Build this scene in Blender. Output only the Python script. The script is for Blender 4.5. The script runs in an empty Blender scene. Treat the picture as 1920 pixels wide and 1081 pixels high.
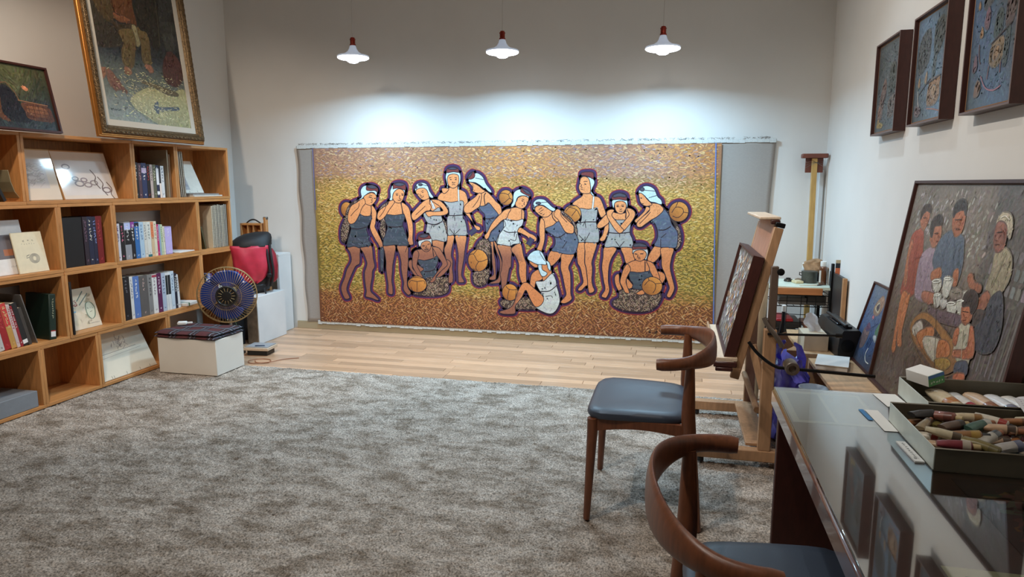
import bpy, bmesh, math, random
import numpy as np
from mathutils import Vector, Matrix, Euler
from mathutils.geometry import tessellate_polygon
random.seed(7)
S = bpy.context.scene
COL = S.collection
R = math.radians
PI = math.pi

# ------------------------------------------------------------------ camera, world, lights, exposure
cd = bpy.data.cameras.new('camera'); cam = bpy.data.objects.new('camera', cd); COL.objects.link(cam)
cd.sensor_width = 36.0; cd.lens = 1280.0 / 1920.0 * 36.0; cd.clip_start = 0.02; cd.clip_end = 60
cam.location = (0, 0, 1.45)
cam.rotation_euler = (R(90 - 8.7), 0, R(13.5))
S.camera = cam
W = bpy.data.worlds.new('world'); S.world = W; W.use_nodes = True
W.node_tree.nodes['Background'].inputs[0].default_value = (0.9, 0.93, 1, 1)
W.node_tree.nodes['Background'].inputs[1].default_value = 0.02
S.view_settings.view_transform = 'Standard'; S.view_settings.look = 'None'
S.view_settings.gamma = 1.0; S.view_settings.use_curve_mapping = False
S.view_settings.exposure = 0.0
S.cycles.use_denoising = True
S.cycles.max_bounces = 8; S.cycles.diffuse_bounces = 5; S.cycles.glossy_bounces = 4
S.cycles.sample_clamp_indirect = 6.0

def lamp_area(name, loc, size, energy, col, rot=(0, 0, 0), shape='DISK', spread=180):
    d = bpy.data.lights.new(name, 'AREA'); d.shape = shape; d.size = size; d.energy = energy; d.color = col; d.spread = R(spread)
    o = bpy.data.objects.new(name, d); o.location = loc; o.rotation_euler = rot; COL.objects.link(o); o['kind'] = 'helper'
    return o
COOL = (0.46, 0.76, 1.0); WARM = (1.0, 0.84, 0.68); NEUT = (1.0, 0.92, 0.82)
PEND = [(-2.657, 5.42, 2.498), (-1.379, 5.42, 2.486), (-0.144, 5.42, 2.459)]
for p in PEND: lamp_area('pendant_light', (p[0], p[1], p[2] - 0.062), 0.2, 27, COOL, spread=159)
def lamp_spot(name, loc, aim, energy, col, ang, blend=.6, r=.05):
    d = bpy.data.lights.new(name, 'SPOT'); d.energy = energy; d.color = col; d.spot_size = R(ang); d.spot_blend = blend; d.shadow_soft_size = r
    o = bpy.data.objects.new(name, d); o.location = loc; COL.objects.link(o); o['kind'] = 'helper'
    o.rotation_euler = (Vector(aim) - Vector(loc)).to_track_quat('-Z', 'Y').to_euler()
    return o
lamp_spot('unseen_spot', (-2.95, 2.5, 3.2), (-3.9, 4.7, 0.9), 130, WARM, 84)
lamp_spot('unseen_spot', (-1.6, 1.2, 3.55), (-1.7, 2.8, 0), 150, NEUT, 105)  # unseen downlight, general fill over the carpet
lamp_spot('unseen_spot', (-1.3, 2.9, 3.4), (1.2, 3.9, 1.5), 165, NEUT, 84, .9)  # added wash from out of view, brightens the right wall
lamp_spot('unseen_spot', (-0.4, 1.6, 3.5), (0.6, 2.2, 0.7), 50, NEUT, 110, .9)  # unseen downlight above the desk end
for x in (-2.7, -1.2, 0.3): lamp_spot('unseen_spot', (x, 4.3, 3.5), (x, 4.2, 0), 70, (0.7, 0.87, 1.0), 96, 1.0)  # unseen spots added for cool fill on floor and lower walls
lamp_spot('mural_fill_spot', (-2.6, 1.9, 3.4), (-2.6, 6.1, 0.2), 120, NEUT, 56, 1.0)  # pair added out of view to wash the mural and lower wall
lamp_spot('mural_fill_spot', (-0.2, 1.9, 3.4), (-0.3, 6.1, 0.2), 120, NEUT, 56, 1.0)

# ------------------------------------------------------------------ helpers
def lin(c):
    c = c / 255.0
    return c / 12.92 if c <= 0.04045 else ((c + 0.055) / 1.055) ** 2.4
def rgb(r, g, b, k=1.0): return (min(lin(r) * k, 1), min(lin(g) * k, 1), min(lin(b) * k, 1))
MATS = {}
def mat(name, c, rough=0.6, metal=0.0, var=0.0, scale=20.0, stretch=(1, 1, 1), bump=0.0, bscale=None, emit=None, es=0.0, coat=0.0, spec=0.5, objvar=0.0):
    if name in MATS: return MATS[name]
    m = bpy.data.materials.new(name); m.use_nodes = True; MATS[name] = m
    N = m.node_tree.nodes; L = m.node_tree.links; B = N['Principled BSDF']
    B.inputs['Base Color'].default_value = (*c, 1); B.inputs['Roughness'].default_value = rough; B.inputs['Metallic'].default_value = metal
    B.inputs['Specular IOR Level'].default_value = spec; B.inputs['Coat Weight'].default_value = coat
    if emit: B.inputs['Emission Color'].default_value = (*emit, 1); B.inputs['Emission Strength'].default_value = es
    if var or bump:
        T = N.new('ShaderNodeTexCoord'); P = N.new('ShaderNodeMapping'); P.inputs['Scale'].default_value = stretch
        L.new(T.outputs['Object'], P.inputs['Vector'])
        X = N.new('ShaderNodeTexNoise'); X.inputs['Scale'].default_value = scale; X.inputs['Detail'].default_value = 4
        L.new(P.outputs['Vector'], X.inputs['Vector'])
        if objvar:
            I = N.new('ShaderNodeObjectInfo'); A = N.new('ShaderNodeVectorMath'); A.operation = 'SCALE'
            V = N.new('ShaderNodeCombineXYZ'); 
            for i in range(3): L.new(I.outputs['Random'], V.inputs[i])
            A.inputs['Scale'].default_value = 37.0; L.new(V.outputs[0], A.inputs[0])
            D = N.new('ShaderNodeVectorMath'); D.operation = 'ADD'; L.new(P.outputs['Vector'], D.inputs[0]); L.new(A.outputs[0], D.inputs[1])
            L.new(D.outputs[0], X.inputs['Vector'])
        if var:
            G = N.new('ShaderNodeMapRange'); G.inputs['From Min'].default_value = 0.3; G.inputs['From Max'].default_value = 0.7
            G.inputs['To Min'].default_value = 1 - var; G.inputs['To Max'].default_value = 1 + var
            L.new(X.outputs['Fac'], G.inputs['Value'])
            src = G.outputs['Result']
            if objvar:
                Q = N.new('ShaderNodeMapRange'); Q.inputs['To Min'].default_value = 1 - objvar; Q.inputs['To Max'].default_value = 1 + objvar
                L.new(I.outputs['Random'], Q.inputs['Value'])
                K = N.new('ShaderNodeMath'); K.operation = 'MULTIPLY'; L.new(src, K.inputs[0]); L.new(Q.outputs['Result'], K.inputs[1]); src = K.outputs[0]
            H = N.new('ShaderNodeVectorMath'); H.operation = 'SCALE'; H.inputs[0].default_value = c
            L.new(src, H.inputs['Scale']); L.new(H.outputs[0], B.inputs['Base Color'])
        if bump:
            U = N.new('ShaderNodeBump'); U.inputs['Strength'].default_value = bump; U.inputs['Distance'].default_value = 0.004
            if bscale:
                X2 = N.new('ShaderNodeTexNoise'); X2.inputs['Scale'].default_value = bscale; L.new(P.outputs['Vector'], X2.inputs['Vector']); L.new(X2.outputs['Fac'], U.inputs['Height'])
            else: L.new(X.outputs['Fac'], U.inputs['Height'])
            L.new(U.outputs['Normal'], B.inputs['Normal'])
    return m

class MB:
    def __init__(s): s.v = []; s.f = []; s.mi = []; s.sm = []; s.k = 0
    def add(s, vs, fs, smooth=False, k=None):
        b = len(s.v); s.v += [tuple(v) for v in vs]; kk = s.k if k is None else k
        for f in fs: s.f.append([i + b for i in f]); s.mi.append(kk); s.sm.append(smooth)
        return s
    def box(s, x0, x1, y0, y1, z0, z1, b=0.0, M=None, k=None):
        if b <= 0:
            vs = [(x, y, z) for x in (x0, x1) for y in (y0, y1) for z in (z0, z1)]
            fs = [(0, 1, 3, 2), (4, 6, 7, 5), (0, 4, 5, 1), (2, 3, 7, 6), (0, 2, 6, 4), (1, 5, 7, 3)]
        else:
            b = min(b, (x1 - x0) / 2.01, (y1 - y0) / 2.01, (z1 - z0) / 2.01)
            vs = []; idx = {}
            for i, x in enumerate((x0, x1)):
                for j, y in enumerate((y0, y1)):
                    for l, z in enumerate((z0, z1)):
                        sx, sy, sz = (1, -1)[i], (1, -1)[j], (1, -1)[l]
                        for a in range(3):
                            idx[i, j, l, a] = len(vs)
                            vs.append((x + (0 if a == 0 else b * sx), y + (0 if a == 1 else b * sy), z + (0 if a == 2 else b * sz)))
            fs = []
            q = [(0, 0), (1, 0), (1, 1), (0, 1)]
            for e in (0, 1):
                f = [idx[e, j, l, 0] for j, l in q]; fs.append(f[::-1] if e == 0 else f)
                f = [idx[i, e, l, 1] for i, l in q]; fs.append(f if e == 0 else f[::-1])
                f = [idx[i, j, e, 2] for i, j in q]; fs.append(f[::-1] if e == 0 else f)
            for p in (0, 1):
                for r in (0, 1):
                    fs.append([idx[p, r, 0, 0], idx[p, r, 0, 1], idx[p, r, 1, 1], idx[p, r, 1, 0]])
                    fs.append([idx[p, 0, r, 0], idx[p, 0, r, 2], idx[p, 1, r, 2], idx[p, 1, r, 0]])
                    fs.append([idx[0, p, r, 1], idx[0, p, r, 2], idx[1, p, r, 2], idx[1, p, r, 1]])
            for i in (0, 1):
                for j in (0, 1):
                    for l in (0, 1): fs.append([idx[i, j, l, 0], idx[i, j, l, 1], idx[i, j, l, 2]])
        if M is not None: vs = [M @ Vector(v) for v in vs]
        return s.add(vs, fs, False, k)
    def bar(s, a, b, w, h, up=(0, 0, 1), bev=0.003, k=None):
        a, b = Vector(a), Vector(b); z = (b - a); l = z.length; z.normalize()
        x = Vector(up).cross(z)
        if x.length < 1e-4: x = Vector((1, 0, 0)).cross(z)
        x.normalize(); y = z.cross(x)
        M = Matrix((( x.x, y.x, z.x, a.x), (x.y, y.y, z.y, a.y), (x.z, y.z, z.z, a.z), (0, 0, 0, 1)))
        return s.box(-w / 2, w / 2, -h / 2, h / 2, 0, l, bev, M, k)
    def tube(s, pts, r, n=8, cap=True, closed=False, k=None, ell=None):
        pts = [Vector(p) for p in pts]; rs = r if isinstance(r, (list, tuple)) else [r] * len(pts)
        m = len(pts); vs = []; prev = None
        for i, p in enumerate(pts):
            if closed: t = pts[(i + 1) % m] - pts[i - 1]
            else: t = pts[min(i + 1, m - 1)] - pts[max(i - 1, 0)]
            t.normalize()
            if prev is None:
                u = Vector((0, 0, 1)).cross(t)
                if u.length < 1e-3: u = Vector((1, 0, 0)).cross(t)
            else: u = prev - t * prev.dot(t)
            u.normalize(); prev = u; w = t.cross(u)
            ra, rb = (rs[i], rs[i]) if not isinstance(rs[i], tuple) else rs[i]
            for j in range(n):
                a = 2 * PI * j / n
                vs.append(p + u * math.cos(a) * ra + w * math.sin(a) * rb)
        fs = []
        for i in range(m if closed else m - 1):
            for j in range(n):
                i2 = (i + 1) % m
                fs.append((i * n + j, i * n + (j + 1) % n, i2 * n + (j + 1) % n, i2 * n + j))
        if cap and not closed: fs += [tuple(range(n))[::-1], tuple((m - 1) * n + j for j in range(n))]
        return s.add(vs, fs, True, k)
    def lathe(s, prof, n=24, M=None, k=None, cap=True):
        vs = [(r * math.cos(2 * PI * j / n), r * math.sin(2 * PI * j / n), z) for r, z in prof for j in range(n)]
        fs = [(i * n + j, i * n + (j + 1) % n, (i + 1) * n + (j + 1) % n, (i + 1) * n + j) for i in range(len(prof) - 1) for j in range(n)]
        if cap: fs += [tuple(range(n))[::-1], tuple((len(prof) - 1) * n + j for j in range(n))]
        if M is not None: vs = [M @ Vector(v) for v in vs]
        return s.add(vs, fs, True, k)
    def prism(s, poly, h, M=None, k=None):
        n = len(poly); vs = [(x, y, 0) for x, y in poly] + [(x, y, h) for x, y in poly]
        fs = [tuple(range(n))[::-1], tuple(range(n, 2 * n))] + [(i, (i + 1) % n, n + (i + 1) % n, n + i) for i in range(n)]
        if M is not None: vs = [M @ Vector(v) for v in vs]
        return s.add(vs, fs, False, k)
    def build(s, name, mats, parent=None, loc=None, rot=None, fix=True):
        me = bpy.data.meshes.new(name); me.from_pydata(s.v, [], s.f)
        if not isinstance(mats, (list, tuple)): mats = [mats]
        for m in mats: me.materials.append(m)
        me.polygons.foreach_set('material_index', s.mi); me.polygons.foreach_set('use_smooth', s.sm)
        if fix:
            bm = bmesh.new(); bm.from_mesh(me); bmesh.ops.recalc_face_normals(bm, faces=bm.faces); bm.to_mesh(me); bm.free()
            try: me.set_sharp_from_angle(angle=R(40))
            except Exception: pass
        me.update()
        o = bpy.data.objects.new(name, me); COL.objects.link(o)
        if parent: o.parent = parent
        if loc is not None: o.location = loc
        if rot is not None: o.rotation_euler = rot
        return o
def tag(o, label, cat, group=None, kind=None):
    if label: o['label'] = label
    if cat: o['category'] = cat
    if group: o['group'] = group
    if kind: o['kind'] = kind
    return o
def thing(name, label, cat, loc=(0, 0, 0), rot=(0, 0, 0), group=None):
    o = bpy.data.objects.new(name, None); COL.objects.link(o); o.location = loc; o.rotation_euler = rot; o.empty_display_size = 0.05
    return tag(o, label, cat, group)
def struct(o): o['kind'] = 'structure'; return o
def catmull(pts, n=4, closed=True):
    P = [Vector((p[0], p[1], p[2] if len(p) > 2 else 0)) for p in pts]; m = len(P); out = []
    for i in range(m if closed else m - 1):
        g = (lambda q: P[q % m]) if closed else (lambda q: P[max(0, min(m - 1, q))])
        a, b, c, d = g(i - 1), g(i), g(i + 1), g(i + 2)
        for j in range(n):
            t = j / n
            out.append(0.5 * ((2 * b) + (c - a) * t + (2 * a - 5 * b + 4 * c - d) * t * t + (3 * b - a - 3 * c + d) * t ** 3))
    if not closed: out.append(P[-1])
    return out

# ------------------------------------------------------------------ painted surfaces: strokes and shapes of paint in layers
def inside(x, z, pts):
    c = False; j = len(pts) - 1
    for i in range(len(pts)):
        xi, zi = pts[i][0], pts[i][1]; xj, zj = pts[j][0], pts[j][1]
        if (zi > z) != (zj > z) and x < (xj - xi) * (z - zi) / (zj - zi + 1e-12) + xi: c = not c
        j = i
    return c
def paint_mat(name, rough=0.55, var=0.12, scale=60, bump=0.25, coat=0.0):
    if name in MATS: return MATS[name]
    m = bpy.data.materials.new(name); m.use_nodes = True; MATS[name] = m
    N = m.node_tree.nodes; L = m.node_tree.links; B = N['Principled BSDF']; B.inputs['Roughness'].default_value = rough; B.inputs['Coat Weight'].default_value = coat
    A = N.new('ShaderNodeVertexColor'); A.layer_name = 'col'
    T = N.new('ShaderNodeTexCoord'); X = N.new('ShaderNodeTexNoise'); X.inputs['Scale'].default_value = scale; X.inputs['Detail'].default_value = 3
    L.new(T.outputs['Object'], X.inputs['Vector'])
    G = N.new('ShaderNodeMapRange'); G.inputs['From Min'].default_value = 0.3; G.inputs['From Max'].default_value = 0.7
    G.inputs['To Min'].default_value = 1 - var; G.inputs['To Max'].default_value = 1 + var; L.new(X.outputs['Fac'], G.inputs['Value'])
    H = N.new('ShaderNodeVectorMath'); H.operation = 'SCALE'; L.new(A.outputs['Color'], H.inputs[0]); L.new(G.outputs['Result'], H.inputs['Scale'])
    L.new(H.outputs[0], B.inputs['Base Color'])
    U = N.new('ShaderNodeBump'); U.inputs['Strength'].default_value = bump; U.inputs['Distance'].default_value = 0.003
    L.new(X.outputs['Fac'], U.inputs['Height']); L.new(U.outputs['Normal'], B.inputs['Normal'])
    return m
class Art:                                   # local x right, z up, viewer at -y
    def __init__(s, gain=1.0, step=1.5e-5): s.v = []; s.f = []; s.c = []; s.y = 0.0; s.g = gain; s.st = step
    def up(s): s.y -= s.st
    def col(s, c, x, z):
        c = c(x, z) if callable(c) else c
        return (min(lin(max(0, min(255, c[0]))) * s.g, .95), min(lin(max(0, min(255, c[1]))) * s.g, .95), min(lin(max(0, min(255, c[2]))) * s.g, .95), 1)
    def poly(s, pts, c, up=True):
        if up: s.up()
        b = len(s.v); V = [Vector((p[0], p[1], 0)) for p in pts]
        for p in V: s.v.append((p.x, s.y, p.y)); s.c.append(s.col(c, p.x, p.y))
        for t in tessellate_polygon([V]): s.f.append([b + i for i in t])
    def grid(s, x0, x1, z0, z1, nx, nz, c):
        b = len(s.v)
        for j in range(nz + 1):
            for i in range(nx + 1):
                x = x0 + (x1 - x0) * i / nx; z = z0 + (z1 - z0) * j / nz
                s.v.append((x, s.y, z)); s.c.append(s.col(c, x, z))
        for j in range(nz):
            for i in range(nx): q = b + j * (nx + 1) + i; s.f.append([q, q + 1, q + nx + 2, q + nx + 1])
    def line(s, pts, w, c, closed=False, up=True):
        if up: s.up()
        P = [Vector((p[0], p[1])) for p in pts]; m = len(P)
        if m < 2: return
        b = len(s.v)
        for i in range(m):
            t = (P[(i + 1) % m] - P[i - 1]) if closed else (P[min(i + 1, m - 1)] - P[max(i - 1, 0)])
            if t.length < 1e-9: t = Vector((1, 0))
            t.normalize(); n = Vector((-t.y, t.x)) * w * 0.5
            for q in (P[i] + n, P[i] - n): s.v.append((q.x, s.y, q.y)); s.c.append(s.col(c, q.x, q.y))
        for i in range(m if closed else m - 1):
            j = (i + 1) % m; s.f.append([b + 2 * i, b + 2 * i + 1, b + 2 * j + 1, b + 2 * j])
    def dash(s, x, z, l, w, a, c, dy=0.0):
        ca, sa = math.cos(a), math.sin(a); b = len(s.v); cc = s.col(c, x, z)
        for u, v in ((-.5, -.3), (-.38, .5), (.38, .5), (.5, .2), (.4, -.5), (-.36, -.5)):
            s.v.append((x + u * l * ca - v * w * sa, s.y - dy, z + u * l * sa + v * w * ca)); s.c.append(cc)
        s.f.append([b, b + 1, b + 2, b + 3, b + 4, b + 5][::-1])
    def scribble(s, x, z, n, h, c, dx=None, dz=0.0, w=None):     # pen marks too small to read
        dx = h if dx is None else dx; w = w or h * 0.14; s.up()
        for i in range(n):
            cx, cz = x + dx * i, z + dz * i
            for _ in range(4):
                a = random.choice((0, 0, PI / 2, PI / 2, 0.8, -0.8)); l = h * random.uniform(.35, .8)
                s.dash(cx + random.uniform(-.3, .3) * h, cz + random.uniform(-.35, .35) * h, l, w, a, c)
    def strokes(s, x0, x1, z0, z1, n, l, w, ang, colf, spread=0.4, layers=6):
        for i in range(n):
            x = random.uniform(x0 + l / 2, x1 - l / 2); z = random.uniform(z0 + w, z1 - w)
            a = (ang(x, z) if callable(ang) else ang) + random.gauss(0, spread)
            s.dash(x, z, min(l * random.uniform(.6, 1.3), l * 1.3), w * random.uniform(.6, 1.2), a, colf(x, z), dy=s.st * (1 + i % layers))
        s.y -= s.st * (layers + 1)
    def build(s, name, m, parent=None, loc=None, rot=None):
        me = bpy.data.meshes.new(name); me.from_pydata(s.v, [], s.f); me.materials.append(m)
        a = me.color_attributes.new('col', 'FLOAT_COLOR', 'POINT'); a.data.foreach_set('color', np.array(s.c, dtype=np.float32).ravel()); me.update()
        o = bpy.data.objects.new(name, me); COL.objects.link(o)
        if parent: o.parent = parent
        if loc is not None: o.location = loc
        if rot is not None: o.rotation_euler = rot
        return o
def jit(c, d=12):
    k = random.uniform(-d, d); return tuple(q + k + random.uniform(-d * .4, d * .4) for q in c)
def mix(a, b, t): t = max(0, min(1, t)); return tuple(p + (q - p) * t for p, q in zip(a, b))

# ------------------------------------------------------------------ materials
PINE = mat('pine_wood', rgb(196, 138, 82), 0.5, var=0.16, scale=9, stretch=(7, 1, 7), bump=0.05, objvar=0.10)
PINEV = mat('pine_wood_upright', rgb(196, 138, 82), 0.5, var=0.16, scale=9, stretch=(7, 7, 1), bump=0.05, objvar=0.10)
OAK = mat('walnut_chair_wood', rgb(112, 66, 42), 0.38, var=0.22, scale=14, stretch=(6, 6, 1), objvar=0.05)
DESK = mat('mahogany', rgb(92, 46, 32), 0.28, coat=.8, var=0.2, scale=8, stretch=(8, 1, 8))
DARKWOOD = mat('dark_frame_wood', rgb(62, 28, 22), 0.45, var=0.18, scale=20, stretch=(4, 4, 1))
EASEL = mat('easel_beech', rgb(168, 130, 96), 0.55, var=0.16, scale=10, stretch=(6, 6, 1))
EASELPINK = mat('easel_plank', rgb(176, 128, 104), 0.55, var=0.14, scale=8, stretch=(6, 6, 1))
PALEWOOD = mat('pale_ledge_wood', rgb(206, 184, 160), 0.5, var=0.1, scale=12, stretch=(6, 1, 6))
BLACK = mat('black_plastic', rgb(24, 24, 26), 0.45)
BLACKM = mat('black_metal', rgb(26, 26, 28), 0.4, metal=0.6)
WHITEB = mat('white_painted_board', rgb(225, 226, 226), 0.55, var=0.03, scale=6)
STEEL = mat('steel', rgb(150, 150, 150), 0.3, metal=1.0)
PAPER = mat('white_paper', rgb(225, 224, 220), 0.8)
CREAMP = mat('cream_paper', rgb(222, 210, 184), 0.8, var=0.05, scale=15)
PAGES = mat('book_pages', rgb(214, 204, 184), 0.85, var=0.15, scale=300, stretch=(1, 8, .1))
CARD = mat('brown_cardboard', rgb(160, 118, 80), 0.8, var=0.08, scale=20)
LEATHER = mat('black_leatherette', rgb(58, 66, 80), 0.42, bump=0.06, scale=220)
PRINT = paint_mat('printed_sheet', 0.5, 0.04, 30, 0.02)
GLOSSY = paint_mat('glossy_print', 0.08, 0.03, 10, 0.0, coat=0.6)
OIL = paint_mat('oil_paint', 0.42, 0.2, 55, 0.5)
MURALM = paint_mat('mural_paint', 0.75, 0.12, 70, 0.35)

# ------------------------------------------------------------------ room
XL, XR, YB, YF, ZC = -4.375, 1.18, 6.15, -1.9, 3.7
WALL = mat('painted_plaster', rgb(226, 224, 220), 0.75, var=0.02, scale=3, bump=0.03, bscale=90)
def slab(name, *a, m=WALL, b=0.0): return struct(MB().box(*a, b).build(name, m))
slab('wall_back', XL - .1, XR + .1, YB, YB + .1, -.1, ZC)
slab('wall_left', XL - .1, XL, YF, YB, -.1, ZC)
slab('wall_right', XR, XR + .1, YF, YB, -.1, ZC)
slab('wall_front', XL - .1, XR + .1, YF - .1, YF, -.1, ZC, m=mat('tan_plaster', rgb(170, 156, 138), .8))
slab('ceiling', XL - .1, XR + .1, YF - .1, YB + .1, ZC, ZC + .1, m=mat('brown_ceiling', rgb(212, 204, 198), .8))
slab('baseboard_back', -3.72, XR, YB - .022, YB, 0.0, 0.075, m=mat('khaki_baseboard', rgb(170, 156, 128), 0.5), b=.003)
slab('trim_1', 1.13, 1.165, YB - .03, YB, 0.0, 1.56, m=WHITEB, b=.003)
floor = struct(MB().box(XL, XR, YF, YB, -.1, -.012).build('floor', mat('subfloor', rgb(90, 60, 40), 0.8)))
PLANK = mat('maple_planks', rgb(200, 160, 128), 0.3, var=0.10, scale=5, stretch=(1, 12, 12), objvar=0.22)
pm = {}
def plank(x0, x1, y0, y1):
    l = round(x1 - x0, 2)
    if l not in pm:
        o = MB().box(0, l - .0025, 0, .0865, -.012, 0, .0012).build('plank', PLANK); pm[l] = o
    else:
        o = pm[l].copy(); COL.objects.link(o)
    o.name = 'plank'; o.parent = floor; o.location = (x0, y0, random.uniform(-.0008, 0))
y = 4.66
row = 0
while y < YB - .01:
    x = XL - random.uniform(0, .8)
    while x < XR:
        l = random.choice((.6, .75, .9, 1.05)); x0 = max(x, XL); x1 = min(x + l, XR)
        if x1 - x0 > .03: plank(round(x0, 2), round(x1, 2), y, y + .088)
        x += l
    y += .088; row += 1

# carpet: a shag rug of short uneven pile
def carpet():
    x0, x1, y0, y1 = XL + .005, XR - .005, 1.2, 4.71; st = .0085
    nx = int((x1 - x0) / st); ny = int((y1 - y0) / st); rng = np.random.default_rng(3)
    X, Y = np.meshgrid(np.linspace(x0, x1, nx), np.linspace(y0, y1, ny))
    def low(n, sx):
        g = rng.normal(size=(n, n)); u = np.linspace(0, n - 1.001, nx * 1) ; v = np.linspace(0, n - 1.001, ny)
        iu, iv = u.astype(int), v.astype(int); fu, fv = u - iu, v - iv; fu = fu * fu * (3 - 2 * fu); fv = fv * fv * (3 - 2 * fv)
        a = g[np.ix_(iv, iu)] * (1 - fu) + g[np.ix_(iv, np.minimum(iu + 1, n - 1))] * fu
        b = g[np.ix_(np.minimum(iv + 1, n - 1), iu)] * (1 - fu) + g[np.ix_(np.minimum(iv + 1, n - 1), np.minimum(iu + 1, n - 1))] * fu
        return a * (1 - fv[:, None]) + b * fv[:, None]
    Z = .0085 + rng.normal(size=X.shape) * .0026 + low(130, 1) * .0018 + low(45, 1) * .0012
    Z = np.clip(Z, .002, .0142)
    e = np.minimum.reduce([np.ones_like(X), (y1 - Y) / .02]); Z = Z * np.clip(e, 0.0, 1) ** .5
    X = X + rng.normal(size=X.shape) * .002; Y = Y + rng.normal(size=X.shape) * .002
    Y[-1] += low(130, 1)[-1] * .004
    V = np.stack([X, Y, Z], -1).reshape(-1, 3).astype(np.float32)
    i = np.arange(ny - 1)[:, None] * nx + np.arange(nx - 1)[None]; F = np.stack([i, i + 1, i + nx + 1, i + nx], -1).reshape(-1, 4).astype(np.int32)
    me = bpy.data.meshes.new('carpet'); me.vertices.add(len(V)); me.vertices.foreach_set('co', V.ravel())
    me.loops.add(F.size); me.loops.foreach_set('vertex_index', F.ravel()); me.polygons.add(len(F))
    me.polygons.foreach_set('loop_start', np.arange(0, F.size, 4, dtype=np.int32)); me.update(calc_edges=True); me.validate()
    m = bpy.data.materials.new('shag_pile'); m.use_nodes = True; N = m.node_tree.nodes; L = m.node_tree.links; B = N['Principled BSDF']; B.inputs['Roughness'].default_value = 0.95
    B.inputs['Specular IOR Level'].default_value = 0.1
    T = N.new('ShaderNodeTexCoord'); P = N.new('ShaderNodeMapping'); P.inputs['Scale'].default_value = (1, 1.5, 1); L.new(T.outputs['Object'], P.inputs['Vector'])
    X1 = N.new('ShaderNodeTexNoise'); X1.inputs['Scale'].default_value = 5.5; X1.inputs['Detail'].default_value = 6; X1.inputs['Roughness'].default_value = .72; L.new(P.outputs['Vector'], X1.inputs['Vector'])
    X2 = N.new('ShaderNodeTexNoise'); X2.inputs['Scale'].default_value = 130; X2.inputs['Detail'].default_value = 2; L.new(T.outputs['Object'], X2.inputs['Vector'])
    C1 = N.new('ShaderNodeValToRGB'); C1.color_ramp.elements[0].position = .38; C1.color_ramp.elements[1].position = .59
    C1.color_ramp.elements[0].color = (*rgb(130, 117, 104), 1); C1.color_ramp.elements[1].color = (*rgb(182, 171, 160), 1); L.new(X1.outputs['Fac'], C1.inputs['Fac'])  # lighter and darker shading of leaning pile, painted as noise
    G = N.new('ShaderNodeMapRange'); G.inputs['From Min'].default_value = .3; G.inputs['From Max'].default_value = .7; G.inputs['To Min'].default_value = .36; G.inputs['To Max'].default_value = 1.5; L.new(X2.outputs['Fac'], G.inputs['Value'])
    H = N.new('ShaderNodeVectorMath'); H.operation = 'SCALE'; L.new(C1.outputs['Color'], H.inputs[0]); L.new(G.outputs['Result'], H.inputs['Scale']); L.new(H.outputs[0], B.inputs['Base Color'])
    me.materials.append(m)
    o = bpy.data.objects.new('carpet', me); COL.objects.link(o)
    tag(o, 'grey shaggy pile carpet covering the front floor', 'carpet', kind='stuff')
    b = MB().box(x0, x1, YF + .005, 1.2, 0, .011).build('carpet_backing', m); b.parent = o
carpet()

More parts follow.
